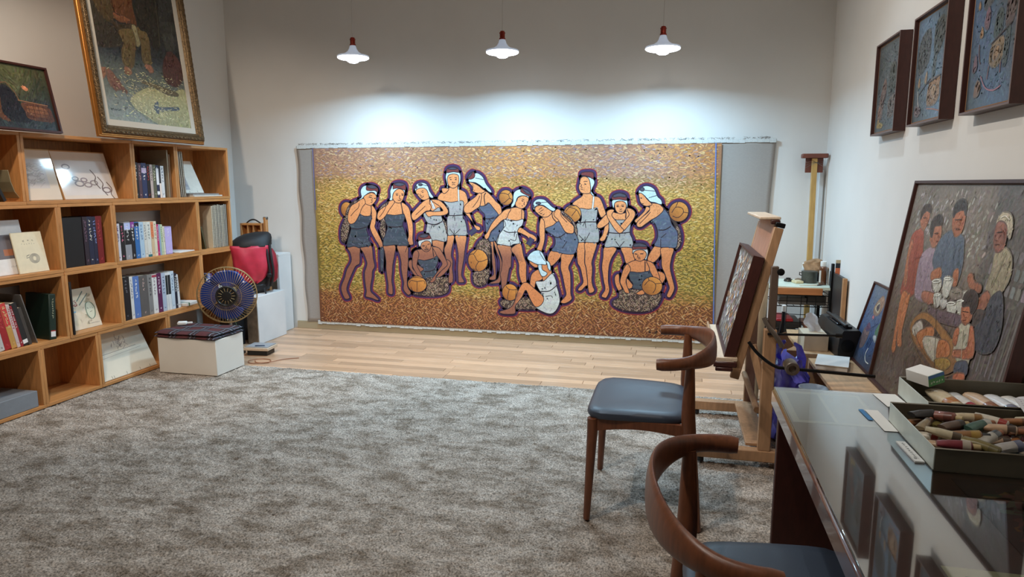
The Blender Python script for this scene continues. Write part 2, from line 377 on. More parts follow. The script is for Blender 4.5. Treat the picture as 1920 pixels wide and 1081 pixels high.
# ------------------------------------------------------------------ the mural on the back wall
MUR = """Eo -94,1327 65,70
L -171,1340 -136,1367 -74,1354 -60,1320
L -144,1273 -109,1280 -60,1320 -32,1300
L -74,1354 -46,1380
s -242,926 -231,838 -228,742 -220,676 -213,617 -255,582 -247,564 -205,565 -190,588 -194,692 -197,751 -212,839 -215,919
s -212,927 -189,839 -159,766 -152,693 -167,589 -198,558 -244,538 -244,527 -190,532 -152,545 -129,620 -129,723 -159,818 -181,898
s -346,1370 -297,1384 -262,1371 -220,1330 -185,1290 -143,1250 -135,1183 -168,1169 -252,1276 -291,1256 -347,1242 -340,1303 -332,1343
b -288,1133 -249,1134 -206,1134 -168,1169 -115,1095 -122,1020 -165,937 -186,930 -250,925 -278,990 -290,1058
b -347,1242 -291,1252 -252,1273 -206,1223 -168,1172 -206,1134 -249,1134 -288,1133 -298,1174 -333,1208
s -445,1465 -410,1461 -360,1438 -318,1404 -290,1384 -332,1364 -368,1367 -410,1384 -406,1404 -417,1431
c -445,1471 -445,1492 -388,1545 -352,1545 -310,1511 -282,1451 -233,1391 -233,1371 -262,1384 -290,1411 -304,1411 -339,1438 -381,1461 -417,1466
L -384,1505 -303,1488
m -459,1505 -444,1539 -409,1562 -388,1538 -395,1508 -431,1492
k -457,1505 -441,1535 -410,1559 -430,1522
L -413,1428 -399,1421
L -417,1441 -399,1438
L -399,1394 -389,1390
T -283,1370 -301,1337 -291,1256
T -288,1133 -249,1131 -203,1148
L -249,1134 -260,1093
L -249,1134 -235,1107
s -509,1199 -484,1193 -441,1180 -406,1091 -384,1071 -349,1058 -338,1037 -356,1023 -385,1036 -399,1064 -413,1098 -484,1179
X -443,987 -378,1037
s -657,970 -669,903 -696,840 -686,777 -679,749 -651,658 -652,595 -667,537 -649,520 -616,532 -611,589 -618,659 -613,730 -627,778 -619,849 -599,926 -599,971
s -581,971 -571,891 -557,801 -558,731 -563,654 -560,590 -557,534 -535,528 -506,532 -505,550 -527,591 -523,648 -503,754 -495,817 -484,886 -479,973
s -632,1417 -691,1383 -739,1349 -750,1307 -692,1291 -620,1281 -508,1295 -505,1234 -490,1234 -458,1282 -475,1363 -517,1394 -553,1404 -560,1438
g -692,1291 -620,1281 -508,1295 -501,1234 -509,1165 -485,1104 -471,1042 -472,980 -530,972 -595,978 -653,973 -663,1053 -662,1136 -643,1164 -646,1226 -671,1260
c -671,1505 -667,1539 -655,1556 -601,1566 -544,1556 -526,1532 -527,1478 -538,1444 -542,1404 -553,1404 -545,1451 -588,1492 -646,1444 -650,1407 -661,1417 -657,1444
s -653,1505 -638,1532 -594,1542 -551,1532 -541,1498 -545,1458 -560,1431 -589,1412 -618,1416 -643,1438 -653,1472
m -659,1553 -651,1593 -601,1607 -551,1593 -544,1556 -594,1561
k -648,1590 -601,1603 -554,1590 -601,1581
L -638,1505 -616,1511
L -584,1509 -560,1505
T -629,1492 -613,1490
T -581,1492 -563,1490
L -603,1471 -606,1461 -588,1459 -577,1465
L -610,1441 -592,1446 -578,1441
W -548,1400 -545,1291
T -658,1160 -585,1158 -509,1165
L -585,1182 -607,1137
L -589,1161 -586,1109
L -594,1019 -595,978
L -638,1033 -598,985
L -536,1034 -587,985
s -708,1410 -654,1410 -643,1397 -669,1369 -691,1362 -705,1376
s -329,1364 -354,1364 -389,1330 -447,1289 -490,1247 -498,1206 -477,1183 -434,1186 -390,1214 -347,1242 -333,1289 -325,1337
L -412,1234 -368,1289 -340,1343
s -805,936 -806,866 -773,852 -715,797 -695,910 -698,931
g -866,1054 -874,994 -845,988 -816,925 -772,926 -676,914 -661,994 -663,1063 -681,1098 -710,1118 -769,1104 -850,1089
n -710,1129 -681,1101 -663,1053 -668,984 -682,1053
s -832,1286 -802,1307 -744,1301 -730,1225 -804,1197 -833,1231
g -897,1168 -863,1189 -804,1197 -737,1232 -717,1149 -710,1108 -762,1072 -814,1072 -854,1085 -880,1120
s -970,1382 -955,1403 -910,1413 -866,1403 -845,1362 -839,1314 -883,1300 -913,1307 -942,1334 -963,1362
c -977,1396 -973,1431 -939,1458 -887,1461 -851,1437 -830,1383 -794,1328 -817,1321 -838,1341 -852,1383 -881,1410 -925,1411 -962,1396 -970,1375
Ek -921,1443 21,11
Ek -965,1420 11,14
L -899,1443 -844,1431
L -954,1355 -936,1356
L -909,1369 -891,1374
L -915,1379 -892,1389
L -926,1358 -923,1338 -908,1341
L -921,1325 -901,1327 -890,1341
T -854,1082 -784,1072 -710,1101
L -814,1072 -822,1037
L -806,1072 -796,1044
W -818,1300 -796,1218
W -803,1269 -782,1221
s -839,1314 -898,1286 -959,1230 -1012,1174 -1017,1139 -999,1111 -969,1119 -916,1161 -871,1196 -833,1203 -818,1231 -825,1259 -836,1266 -832,1293
s -817,1304 -744,1301 -700,1273 -665,1232 -650,1198 -665,1170 -724,1156 -798,1155 -842,1144 -864,1161 -874,1186 -834,1196 -782,1193 -731,1197 -701,1205 -737,1246 -781,1273
L -975,1160 -907,1217 -877,1245
Eo -1686,1206 62,72
n -1558,1300 -1613,1282 -1653,1253 -1691,1196 -1705,1124 -1740,1059 -1758,994 -1754,900 -1715,886 -1680,966 -1661,1053 -1672,1167 -1639,1232 -1551,1282
s -1691,838 -1664,781 -1657,701 -1707,619 -1734,537 -1774,447 -1769,388 -1739,326 -1699,328 -1690,347 -1716,405 -1710,457 -1671,547 -1615,651 -1571,681 -1564,761 -1569,841
s -1553,841 -1524,784 -1492,698 -1497,654 -1519,588 -1515,478 -1506,413 -1515,361 -1492,351 -1445,341 -1399,325 -1379,333 -1421,372 -1459,407 -1461,466 -1442,554 -1436,612 -1411,657 -1424,736 -1443,865
s -1486,1268 -1530,1218 -1548,1151 -1487,1143 -1432,1147 -1416,1184 -1414,1248 -1452,1254
s -1425,1244 -1392,1220 -1374,1177 -1383,1114 -1389,1071 -1397,1042 -1368,986 -1339,929 -1322,887 -1319,844 -1331,833 -1350,843 -1368,879 -1401,928 -1437,999 -1448,1042 -1439,1077 -1425,1141
d -1548,1154 -1487,1141 -1432,1145 -1430,1106 -1466,1056 -1483,1013 -1470,963 -1464,912 -1442,863 -1528,843 -1575,838 -1622,848 -1693,840 -1687,908 -1665,967 -1647,1024 -1661,1060 -1613,1082 -1572,1126
c -1526,1332 -1533,1367 -1527,1402 -1499,1430 -1461,1434 -1370,1409 -1364,1360 -1372,1343 -1394,1367 -1432,1371 -1471,1353 -1503,1325 -1535,1300 -1554,1303 -1534,1317
s -1503,1325 -1464,1353 -1417,1367 -1376,1346 -1373,1304 -1398,1269 -1429,1246 -1460,1251 -1490,1268
m -1473,1416 -1461,1434 -1407,1441 -1362,1416 -1351,1395 -1360,1374 -1386,1388 -1432,1385 -1470,1392
k -1461,1430 -1407,1439 -1362,1415 -1401,1406 -1446,1413
T -1449,1327 -1419,1320
L -1445,1342 -1414,1339
T -1396,1315 -1377,1315
L -1411,1318 -1420,1290 -1408,1286
L -1432,1276 -1413,1274
T -1429,1240 -1427,1191 -1440,1145
T -1647,1024 -1576,1018 -1482,1038
s -1535,1303 -1575,1275 -1638,1239 -1672,1167 -1679,1103 -1657,1067 -1613,1075 -1581,1111 -1548,1169 -1522,1226 -1490,1261 -1489,1289 -1504,1311
L -1646,1143 -1601,1189 -1561,1225 -1552,1268
n -1250,1277 -1304,1255 -1336,1220 -1345,1171 -1324,1121 -1341,1057 -1343,1001 -1322,930 -1290,973 -1278,1115
d -1348,824 -1350,629 -1335,615 -1323,627 -1309,825
s -1308,861 -1302,804 -1290,710 -1292,646 -1283,559 -1273,479 -1276,407 -1257,389 -1230,394 -1228,452 -1237,524 -1227,619 -1221,683 -1200,777 -1193,867
s -1170,864 -1150,786 -1133,707 -1134,650 -1125,578 -1111,507 -1117,449 -1098,413 -1068,389 -1045,401 -1045,422 -1074,472 -1076,537 -1070,623 -1061,702 -1059,788 -1068,862
s -1190,1284 -1237,1228 -1269,1161 -1186,1153 -1095,1166 -1093,1257 -1122,1278
s -1115,1274 -1063,1250 -1034,1209 -1021,1132 -1007,1083 -1005,1006 -1010,935 -1004,886 -1019,875 -1042,875 -1064,899 -1067,913 -1051,963 -1057,1047 -1067,1096 -1088,1159 -1102,1187
d -1269,1161 -1186,1155 -1095,1166 -1088,1124 -1109,1075 -1098,1033 -1077,977 -1063,920 -1053,871 -1125,866 -1182,872 -1240,867 -1309,862 -1311,915 -1282,987 -1265,1044 -1290,1101 -1285,1136
c -1226,1347 -1228,1382 -1216,1409 -1193,1437 -1088,1417 -1077,1382 -1083,1354 -1097,1389 -1141,1404 -1187,1375 -1203,1340 -1208,1298 -1238,1301 -1226,1326
s -1199,1347 -1187,1375 -1149,1403 -1111,1399 -1086,1375 -1087,1340 -1103,1299 -1130,1273 -1167,1274 -1193,1295 -1204,1319
m -1198,1403 -1189,1451 -1132,1465 -1073,1448 -1070,1396 -1089,1396 -1133,1411 -1186,1406
k -1185,1448 -1132,1462 -1077,1446 -1133,1430
L -1173,1357 -1146,1361
T -1169,1347 -1147,1346
T -1113,1347 -1094,1344
L -1116,1358 -1092,1356
L -1128,1347 -1136,1312 -1117,1311
L -1155,1300 -1137,1295 -1114,1302
T -1122,1271 -1112,1229 -1106,1166
T -1265,1048 -1181,1042 -1105,1054
s -1242,1287 -1255,1259 -1305,1227 -1352,1192 -1370,1142 -1362,1114 -1332,1107 -1285,1143 -1245,1200 -1206,1249 -1186,1277 -1197,1298
L -1346,1135 -1299,1192 -1270,1249
L -1048,902 -1068,852 -1089,801
s -1053,718 -1023,726 -1017,648 -972,613 -913,579 -988,577 -1036,633 -1058,675
s -672,742 -635,722 -639,680 -688,615 -741,574 -778,569 -733,628 -673,686
s -930,835 -975,827 -1006,791 -962,735 -895,729 -775,768 -744,825 -773,859 -825,865
s -971,688 -908,651 -904,622 -942,614 -964,649
d -958,735 -895,729 -820,745 -763,775 -761,712 -792,647 -770,626 -808,561 -906,555 -935,614 -904,644 -948,692
n -883,552 -778,569 -667,573 -660,531 -658,445 -714,407 -826,389 -977,390 -1015,410 -886,437
s -975,827 -1010,790 -1019,719 -1013,662 -973,592 -943,571 -913,565 -942,621 -971,678 -962,735 -950,792
s -810,859 -751,853 -715,811 -679,742 -665,693 -718,642 -778,584 -786,548 -817,518 -843,524 -823,554 -785,598 -747,655 -717,706 -767,775 -789,817
w -948,870 -951,912 -891,931 -823,939 -818,900 -825,872 -869,907 -933,863
s -929,870 -914,899 -868,917 -832,904 -825,865 -840,830 -871,813 -900,820 -926,849
m -950,919 -946,968 -897,983 -845,974 -827,939 -891,931
k -942,958 -897,980 -849,970 -890,945
L -914,874 -888,871
L -914,863 -892,864
L -862,882 -836,888
L -869,871 -881,846 -859,847
T -893,832 -866,831 -851,838
T -812,858 -801,767
T -897,623 -837,628 -792,647
Eo -974,498 97,79
L -1054,503 -1035,532 -974,524 -906,533 -892,501
L -974,524 -977,426
L -1058,532 -1011,562 -906,558
L -1040,467 -1022,432
n -318,947 -372,894 -380,842 -319,836 -265,778 -258,668 -397,634 -413,566 -398,521 -352,504 -290,525 -259,586 -247,690 -242,838 -249,926
Eo -363,743 97,105
L -450,789 -407,801 -358,732 -266,760
L -407,801 -372,842
L -358,732 -385,679 -366,638
L -435,662 -385,656
L -431,730 -427,715
s -174,891 -151,825 -129,752 -137,664 -148,619 -141,575 -130,471 -92,517 -80,577 -61,673 -46,696 -42,777 -46,879
s -46,857 -1,792 29,720 29,669 36,610 59,544 100,553 100,612 100,685 100,729 73,801 43,910
s 31,1059 79,1039 128,1006 162,993 193,967 193,940 169,929 149,946 121,959 100,979 45,1005 17,1018
s -88,1226 -39,1233 10,1240 51,1227 79,1201 79,1147 69,1130 10,1119 -88,1128 -116,1118 -123,1185
w -112,1125 -74,1122 10,1119 69,1133 62,1080 31,1052 17,1011 38,917 -18,902 -53,884 -102,890 -180,905 -173,960 -144,1009 -116,1050
c -25,1334 -11,1380 44,1401 113,1348 120,1321 99,1341 51,1344 16,1327 3,1294 -11,1260 -39,1237 -43,1260 -25,1294
s 9,1300 23,1327 65,1344 106,1334 120,1314 106,1274 85,1241 51,1227 16,1240 -1,1254 -4,1280
m 44,1384 58,1411 112,1391 140,1358 130,1338 99,1351 65,1367
k 61,1407 112,1389 137,1358 99,1367
L 54,1317 78,1308
T 54,1301 68,1294
L 99,1288 109,1289
L 82,1288 75,1268 85,1264
L 54,1254 68,1251
T -116,1029 -67,1010 10,1015
L -8,1028 -15,970
L -53,949 -4,936 10,998
L -50,922 -50,888
L -109,1118 -95,1077 -116,1050
L -158,988 -180,905
L 55,1221 55,1133
s -46,1226 -102,1216 -144,1178 -200,1123 -236,1075 -272,1007 -297,979 -293,951 -276,941 -254,966 -236,1014 -186,1062 -130,1118 -88,1138 -67,1186
X 118,898 155,960
s 581,927 566,862 574,749 597,706 616,637 627,568 587,516 584,494 612,495 649,534 668,551 661,626 650,701 637,751 638,845 637,925
s 640,929 641,845 640,751 653,701 667,595 671,532 682,478 713,479 731,502 715,540 705,596 709,690 702,753 719,822 742,931
s 618,1370 604,1342 534,1293 524,1265 571,1237 663,1227 736,1238 747,1224 762,1183 783,1155 817,1183 817,1204 780,1301 752,1335 703,1346 681,1370
g 585,1233 663,1227 736,1238 744,1183 735,1113 757,1057 765,1001 756,937 689,932 639,935 579,934 567,997 562,1096 594,1111 604,1167
c 588,1501 616,1522 658,1511 700,1494 715,1460 695,1411 688,1384 713,1353 703,1346 681,1373 673,1432 669,1467 651,1501 623,1517
s 582,1460 591,1501 623,1516 658,1501 673,1467 681,1411 674,1370 618,1366 590,1380 575,1418
m 595,1529 601,1549 657,1556 703,1546 700,1494 665,1515 623,1523
L 617,1470 652,1473
T 624,1451 641,1447
T 582,1453 592,1451
L 603,1446 593,1425 610,1420
L 589,1406 611,1404
W 710,1342 701,1231
T 573,1103 643,1115 738,1116
L 643,1136 616,1076
L 636,1115 644,1062
L 638,984 639,935
L 581,998 636,942
L 680,1020 643,949
s 815,1086 838,1135 850,1072 834,1002 814,956 786,945 768,962 792,1001
Eo 521,1186 79,78
L 461,1208 500,1250 542,1258
L 471,1250 557,1223 593,1160
L 515,1166 557,1223
s 336,853 298,773 337,711 425,802 425,830
s 431,824 423,758 420,694 440,619 460,524 474,455 455,422 423,379 468,371 525,412 515,463 514,558 509,646 493,703 520,767 538,823
s 342,1200 285,1164 234,1135 271,1049 343,1079 401,1115 430,1123 393,1193 357,1214
b 275,1049 343,1079 401,1115 460,1017 503,1010 545,1018 567,983 579,941 565,869 541,827 491,821 440,827 389,840 335,853 367,908 359,979 308,1014
n 414,1214 472,1180 530,1124 566,1054 567,997 545,1018 537,1082 494,1138 429,1186
s 234,1142 220,1077 220,1006 224,934 199,861 221,851 243,847 268,935 272,992 271,1049 263,1121
c 161,1262 168,1290 204,1315 262,1312 298,1284 335,1249 367,1228 350,1207 313,1221 262,1256 219,1262 182,1248 172,1219 161,1234
s 179,1234 204,1255 248,1255 299,1228 335,1200 307,1164 270,1153 234,1163 205,1184 183,1205
Ek 210,1278 24,11
Ek 163,1248 9,15
L 237,1284 291,1288
L 215,1220 244,1241
L 226,1202 252,1220
L 186,1198 201,1191
L 212,1198 237,1184 245,1192
L 248,1170 267,1181
T 335,1200 343,1150 379,1108
T 359,979 402,973 460,1010
L 402,987 424,952
L 432,873 475,939
s 385,1228 357,1200 357,1164 394,1129 430,1066 459,1024 495,1010 531,1014 538,1053 530,1082 472,1137 429,1179 414,1214
L 414,1200 422,1165 473,1109
n 1299,1263 1354,1209 1410,1148 1452,1081 1475,999 1465,917 1432,888 1442,999 1426,1067 1383,1148
Eo 1446,1213 83,86
L 1388,1203 1419,1250 1473,1244 1484,1204 1442,1162 1395,1176
L 1438,1298 1419,1250
L 1484,1210 1524,1204
s 1249,910 1192,794 1247,767 1306,838 1304,901
s 1307,897 1314,811 1319,734 1349,665 1379,582 1390,540 1369,476 1400,463 1431,528 1430,570 1399,681 1390,743 1401,820 1412,896
b 1222,1139 1268,1174 1317,1236 1369,1175 1391,1107 1440,1040 1446,964 1432,902 1365,904 1304,903 1249,919 1274,982 1272,1044 1250,1105
s 1171,1255 1152,1214 1113,1172 1076,1138 1077,1120 1097,1117 1140,1166 1186,1214 1202,1242
s 1204,1283 1278,1277 1317,1239 1307,1209 1262,1167 1215,1139 1169,1104 1129,1076 1095,1083 1094,1117 1140,1166 1193,1214 1199,1249
c 1100,1374 1106,1398 1139,1429 1186,1432 1234,1405 1263,1344 1297,1311 1302,1277 1278,1277 1244,1290 1204,1297 1176,1324 1141,1358 1114,1372
s 1101,1364 1121,1371 1148,1351 1183,1310 1218,1276 1198,1262 1165,1259 1137,1272 1116,1296 1108,1330
Ek 1130,1404 19,17
L 1147,1397 1241,1388
L 1189,1331 1256,1351
T 1116,1329 1132,1327
L 1133,1282 1147,1279
T 1279,1054 1333,1055 1385,1087
L 1115,1104 1167,1159 1207,1208
L 1302,975 1304,906
L 1301,982 1347,1024
s 815,894 803,805 794,719 802,655 815,577 827,513 796,454 817,437 842,441 866,507 853,593 857,721 880,800 920,885
s 962,890 984,824 1014,747 1082,784 1065,896
s 864,1225 837,1211 872,1170 915,1136 990,1137 1030,1185 1071,1200 1029,1237 995,1240 989,1199 906,1198
g 852,1128 915,1136 990,1137 1039,1130 1034,1026 1057,971 1065,901 1010,897 948,895 892,897 815,896 835,974 851,1030
s 827,1183 782,1141 745,1092 749,1064 784,1064 839,1100 849,1128
s 1002,1237 1043,1234 1074,1206 1072,1165 1033,1102 979,1039 945,1018 916,1052 950,1087 997,1144 1024,1185
s 867,1229 830,1211 831,1169 860,1114 903,1052 945,1018 979,1046 950,1080 908,1129 872,1177 892,1219
c 874,1267 876,1308 938,1319 1000,1309 1008,1268 1002,1240 990,1281 952,1302 911,1296 894,1274 888,1239
s 894,1274 911,1295 952,1302 987,1288 998,1254 982,1213 962,1193 934,1193 906,1219
m 872,1315 882,1357 937,1374 992,1357 996,1309 938,1316
k 885,1353 937,1371 988,1354 985,1336 937,1340 886,1333
T 912,1253 932,1255
T 957,1255 977,1254
L 912,1264 932,1267
L 953,1267 977,1266
L 940,1233 950,1228 960,1234
L 937,1212 964,1214
T 851,1023 938,1018 1038,1030
L 945,1018 946,983
L 912,947 948,899
L 988,949 948,899
T 996,1206 994,1150
s 947,653 919,645 909,609 921,552 950,503 978,518 955,582
s 1284,684 1331,679 1353,644 1341,602 1314,587
s 1089,784 1014,747 987,711 1043,677 1126,676 1222,686 1240,760 1192,780 1158,786
s 1017,619 1074,557 1061,532 1026,534
d 1043,677 1126,674 1222,688 1237,634 1199,533 1075,529 1074,572 1045,613
n 957,510 1047,521 1103,523 1200,505 1303,495 1325,460 1273,366 1164,322 1010,326 911,365 896,408 951,446
s 1021,747 987,704 968,639 959,582 984,533 1006,491 1041,485 1037,513 1011,584 1024,641 1050,698
s 1185,779 1240,763 1276,705 1306,622 1265,620 1222,682 1207,731
s 1104,487 1145,517 1179,522 1173,483 1132,474
w 1063,846 1066,875 1120,890 1182,888 1197,857 1185,793 1171,793 1122,827 1070,840
s 1070,833 1080,861 1121,876 1162,870 1183,842 1171,800 1137,777 1103,781 1082,798
m 1062,878 1068,924 1119,938 1174,926 1182,884 1121,884
k 1075,924 1119,935 1171,922 1182,905 1120,904 1072,903
T 1081,840 1105,837
T 1129,841 1156,842
L 1112,834 1106,809 1130,810
L 1109,795 1133,797
T 1173,776 1176,684
Eo 1240,557 89,83
L 1174,561 1214,605 1267,578 1268,529 1249,496
L 1267,578 1328,587
L 1203,632 1214,605
n -130,381 -16,378 104,413 179,334 180,304 29,298 -92,300 -145,343
Eo -54,453 76,79
L -92,509 -61,481 7,483 14,521
L -61,481 -77,413 -73,383
L 7,483 -1,401
s 215,674 156,636 137,569 141,525 179,504 193,556 252,587 252,631
s 236,718 288,727 340,649 274,566 252,595 244,668
w 193,564 267,573 340,641 377,584 385,533 407,461 416,381 380,298 328,266 254,285 187,327 246,352 264,426 223,484 201,527
s 179,497 119,546 81,549 52,522 14,446 -16,356 -61,302 -153,268 -122,246 -16,251 -1,282 -1,327 59,411 97,479 134,407 187,327 246,352 264,419
s 133,752 207,717 207,696 178,695 140,723
c 214,718 244,718 251,675 296,647 281,618 244,616 215,681
c 280,756 310,749 328,706 325,663 303,691 295,727
c 111,773 133,817 177,847 228,849 265,806 288,727 251,722 207,721 148,745
L 228,849 232,820 273,756
T 238,473 319,480 385,533
L 283,427 334,436 349,415"""
def mural():
    t = thing('mural_canvas', 'huge unstretched canvas painting of women divers hung along the back wall', 'painting', (-1.43, 0, 0))
    x0, x1 = -2.21, 2.21
    # cloth with raw margins
    b = MB(); nx, nz = 120, 40; vs = []
    for j in range(nz + 1):
        for i in range(nx + 1):
            u, v = i / nx, j / nz
            lft = -2.205 + .035 * (1 - v) + .006 * math.sin(v * 23); rgt = 2.215 - .05 * (1 - v) ** .6 + .012 * math.sin(v * 14 + 1) * (1 - v)
            x = lft + (rgt - lft) * u
            z = (.072 + .012 * math.sin(u * 40) * .3) + v * (1.815 - .072)
            y = 6.123 + .010 * math.sin(u * 55 + v * 3) * max(0, (u - .84) / .16) * (1 - .4 * v) + .004 * math.sin(u * 40) * max(0, (.06 - u) / .06)
            vs.append((x, y, z))
    b.add(vs, [(j * (nx + 1) + i, j * (nx + 1) + i + 1, (j + 1) * (nx + 1) + i + 1, (j + 1) * (nx + 1) + i) for j in range(nz) for i in range(nx)], True)
    c = b.build('cloth', mat('raw_linen', rgb(162, 155, 149), 0.9, var=0.06, scale=60, stretch=(1, 1, 6), bump=.1, bscale=400), t)
    so = c.modifiers.new('thick', 'SOLIDIFY'); so.thickness = .003; so.offset = 1
    # ragged white hems with loose threads
    hb = MB()
    for i in range(90):
        xa = -2.2 + i * .049; hb.box(xa, xa + .0495, 6.112, 6.121, 1.79 + random.uniform(-.003, .003), 1.822 + random.uniform(-.004, .006), .002)
    hb.build('top_hem', mat('white_primed_edge', rgb(205, 208, 206), .85, var=.1, scale=80), t)
    hb = MB()
    for i in range(82):
        xa = -2.05 + i * .0465; hb.box(xa, xa + .047, 6.112, 6.121, .058 + random.uniform(-.006, .006), .088 + random.uniform(-.006, .008), .002)
    hb.build('bottom_hem', mat('white_primed_edge', (1, 1, 1)), t)
    hb = MB()
    for i in range(300):
        xa = random.uniform(-2.19, 2.17); hb.tube([(xa, 6.112, 1.822), (xa + random.uniform(-.02, .02), 6.108, 1.83 + random.uniform(0, .012)), (xa + random.uniform(-.04, .04), 6.11, 1.825 + random.uniform(-.006, .01))], .0013, 3)
    tag(hb.build('loose_threads', mat('linen_thread', rgb(120, 112, 105), .9), t), None, None, kind='stuff')
    # the painted picture
    A = Art(gain=MURAL_GAIN)
    def ground(x, z):
        n = .5 + .5 * math.sin(x * 2.3 + 1.7 * math.sin(x * 1.1 + z * 3)); k = math.sin(x * 5.1 + z * 9) * .06
        z = z + k * .5
        if z > 1.5: return mix((180, 128, 74), (164, 130, 108), n * .8)
        if z > 1.38: return mix((192, 150, 80), mix((180, 128, 74), (164, 130, 108), n * .8), (z - 1.38) / .12)
        if z > .95: return mix((176, 142, 66), (192, 150, 80), (z - .95) / .35)
        if z > .5: return mix((166, 138, 66), (176, 142, 66), (z - .5) / .45)
        if z > .3: return mix((166, 112, 64), (168, 132, 66), (z - .3) / .2)
        return mix((146, 94, 58), (166, 112, 64), z / .3)
    def gap(x, z):
        c = ground(x, z)
        if z > 1.5: return mix(c, (112, 80, 74), .5)
        if z > .95: return mix(c, (100, 82, 34), .55)
        if z > .4: return mix(c, (74, 66, 22), .62)
        return mix(c, (66, 30, 14), .62)
    A.grid(-2.02, 1.78, .085, 1.79, 60, 34, gap)
    nx, nz = 112, 112
    for j in range(nz):
        for i in range(nx):
            z = .092 + (1.69) * (j + random.uniform(.1, .9)) / nz; x = -2.0 + 3.76 * (i + random.uniform(.1, .9) + .5 * (j % 2)) / (nx + .5)
            lo = z < .38
            a = random.choice((1, -1)) * random.uniform(.25, 1.1) if lo else random.gauss(0, .38)
            c = jit(ground(x, z), 14)
            if random.random() < .12: c = mix(c, (226, 212, 170), .35)
            if z > 1.5 and random.random() < .12: c = mix(c, (120, 116, 150), .5)
            A.dash(x, z, random.uniform(.026, .042), random.uniform(.0075, .0115) * (.8 if lo else 1), a, c, dy=A.st * (1 + random.randrange(8)))
    A.y -= A.st * 10
    FIG = []
    for ln in MUR.strip().split('\n'):
        a = ln.split(); FIG.append((a[0], [tuple(float(q) / 1000 for q in p.split(',')) for p in a[1:]]))
    CC = {'d': (58, 64, 74), 'g': (150, 149, 147), 'b': (82, 90, 108), 'w': (184, 185, 180), 'c': (178, 198, 202), 'm': (108, 46, 44), 'k': (66, 66, 78), 'o': (186, 120, 52), 'n': (62, 46, 38)}
    def skin(x, z):
        t = max(0, min(1, (.98 - z) / .2)); dk = (136, 84, 64) if x < .02 else (196, 122, 74)
        return mix((212, 140, 88), dk, t)
    def shape(k, p):
        if k[0] == 'E':
            (cx, cz), (rx, rz) = p; return [(cx + rx * math.cos(a * PI / 12), cz + rz * math.sin(a * PI / 12)) for a in range(24)]
        return [(q.x, q.y) for q in catmull([(a, b) for a, b in p], 4)]
    fills = [(k, p, shape(k, p)) for k, p in FIG if k not in 'LTWX']
    A.up()
    for k, p, s_ in fills:
        if k in ('s', 'd', 'g', 'b', 'w', 'c', 'o', 'm', 'n', 'Eo'): A.line(s_, .060, lambda x, z: (138, 34, 40), True, up=False)
    for i in range(0):
        pass
    A.up()
    for k, p, s_ in fills:
        if k in ('s', 'd', 'g', 'b', 'w', 'c', 'o', 'm', 'n', 'Eo'):
            A.line(s_, .046, (58, 34, 74), True, up=False)
    for k, p in FIG:
        if k in 'LT': A.line([(q.x, q.y) for q in catmull(p, 4, False)] if len(p) > 2 else p, .0058 if k == 'L' else .0085, (38, 22, 30)); continue
        if k == 'W': A.line(p, .017, (30, 24, 30)); A.line(p, .011, (205, 205, 205)); continue
        if k == 'X': A.line(p, .055, (52, 34, 72)); A.line(p, .028, (56, 58, 78)); continue
        s_ = shape(k, p); kk = k[-1]
        xs = [q[0] for q in s_]; zs = [q[1] for q in s_]; x0_, x1_, z0_, z1_ = min(xs), max(xs), min(zs), max(zs)
        area = abs(sum(s_[i][0] * s_[i - 1][1] - s_[i - 1][0] * s_[i][1] for i in range(len(s_)))) / 2
        base = skin if kk == 's' else CC[kk]
        if kk in 'gdbwc':
            base = (lambda c: (lambda x, z: jit(c, 9)))(CC[kk])
        if kk == 'o': base = (lambda cx, cz, r: (lambda x, z: mix((206, 138, 62), (140, 82, 36), .5 + (cx - x + cz - z) / (3.2 * r))))((x0_ + x1_) / 2, (z0_ + z1_) / 2, (x1_ - x0_) / 2)
        A.poly(s_, base)
        def scatter(n, l, w, ang, cf, sp):
            A.up()
            for _ in range(int(n)):
                x = random.uniform(x0_, x1_); z = random.uniform(z0_, z1_)
                if inside(x, z, s_): A.dash(x, z, l, w, ang + random.gauss(0, sp) if ang is not None else random.choice((.9, -.9)) + random.gauss(0, .25), cf(x, z))
        bb = (x1_ - x0_) * (z1_ - z0_)
        if kk == 'n': scatter(bb / .00022, .026, .0032, None, lambda x, z: jit((176, 146, 122), 25), 0)
        elif kk == 's': scatter(bb / .0007, .013, .0028, PI / 2, lambda x, z: mix(skin(x, z), (110, 48, 20), random.uniform(.2, .6) * (1 if x > .02 else .5)), .5)
        elif kk in 'gdbw': scatter(bb / .0018, .04, .012, PI / 2, lambda x, z: jit(mix(CC[kk], (120, 124, 130), .25), 10), .9)
        A.line(s_, .0062, (34, 20, 32), True)
    # signature and title marks near the lower right corner
    for gx in (1.235, 1.285, 1.335): A.scribble(gx, .145, 1, .034, (24, 14, 14), w=.006)
    A.scribble(1.52, .155, 7, .024, (24, 14, 14), dx=.026, dz=-.002, w=.005)
    A.line([(1.78, .09), (1.73, 1.79)], .01, (88, 110, 168)); A.line([(-2.015, 1.2), (-2.02, 1.79)], .008, (92, 92, 140))
    A.build('painted_picture', MURALM, t, loc=(0, 6.1085, 0))
MURAL_GAIN = 1.24
mural()

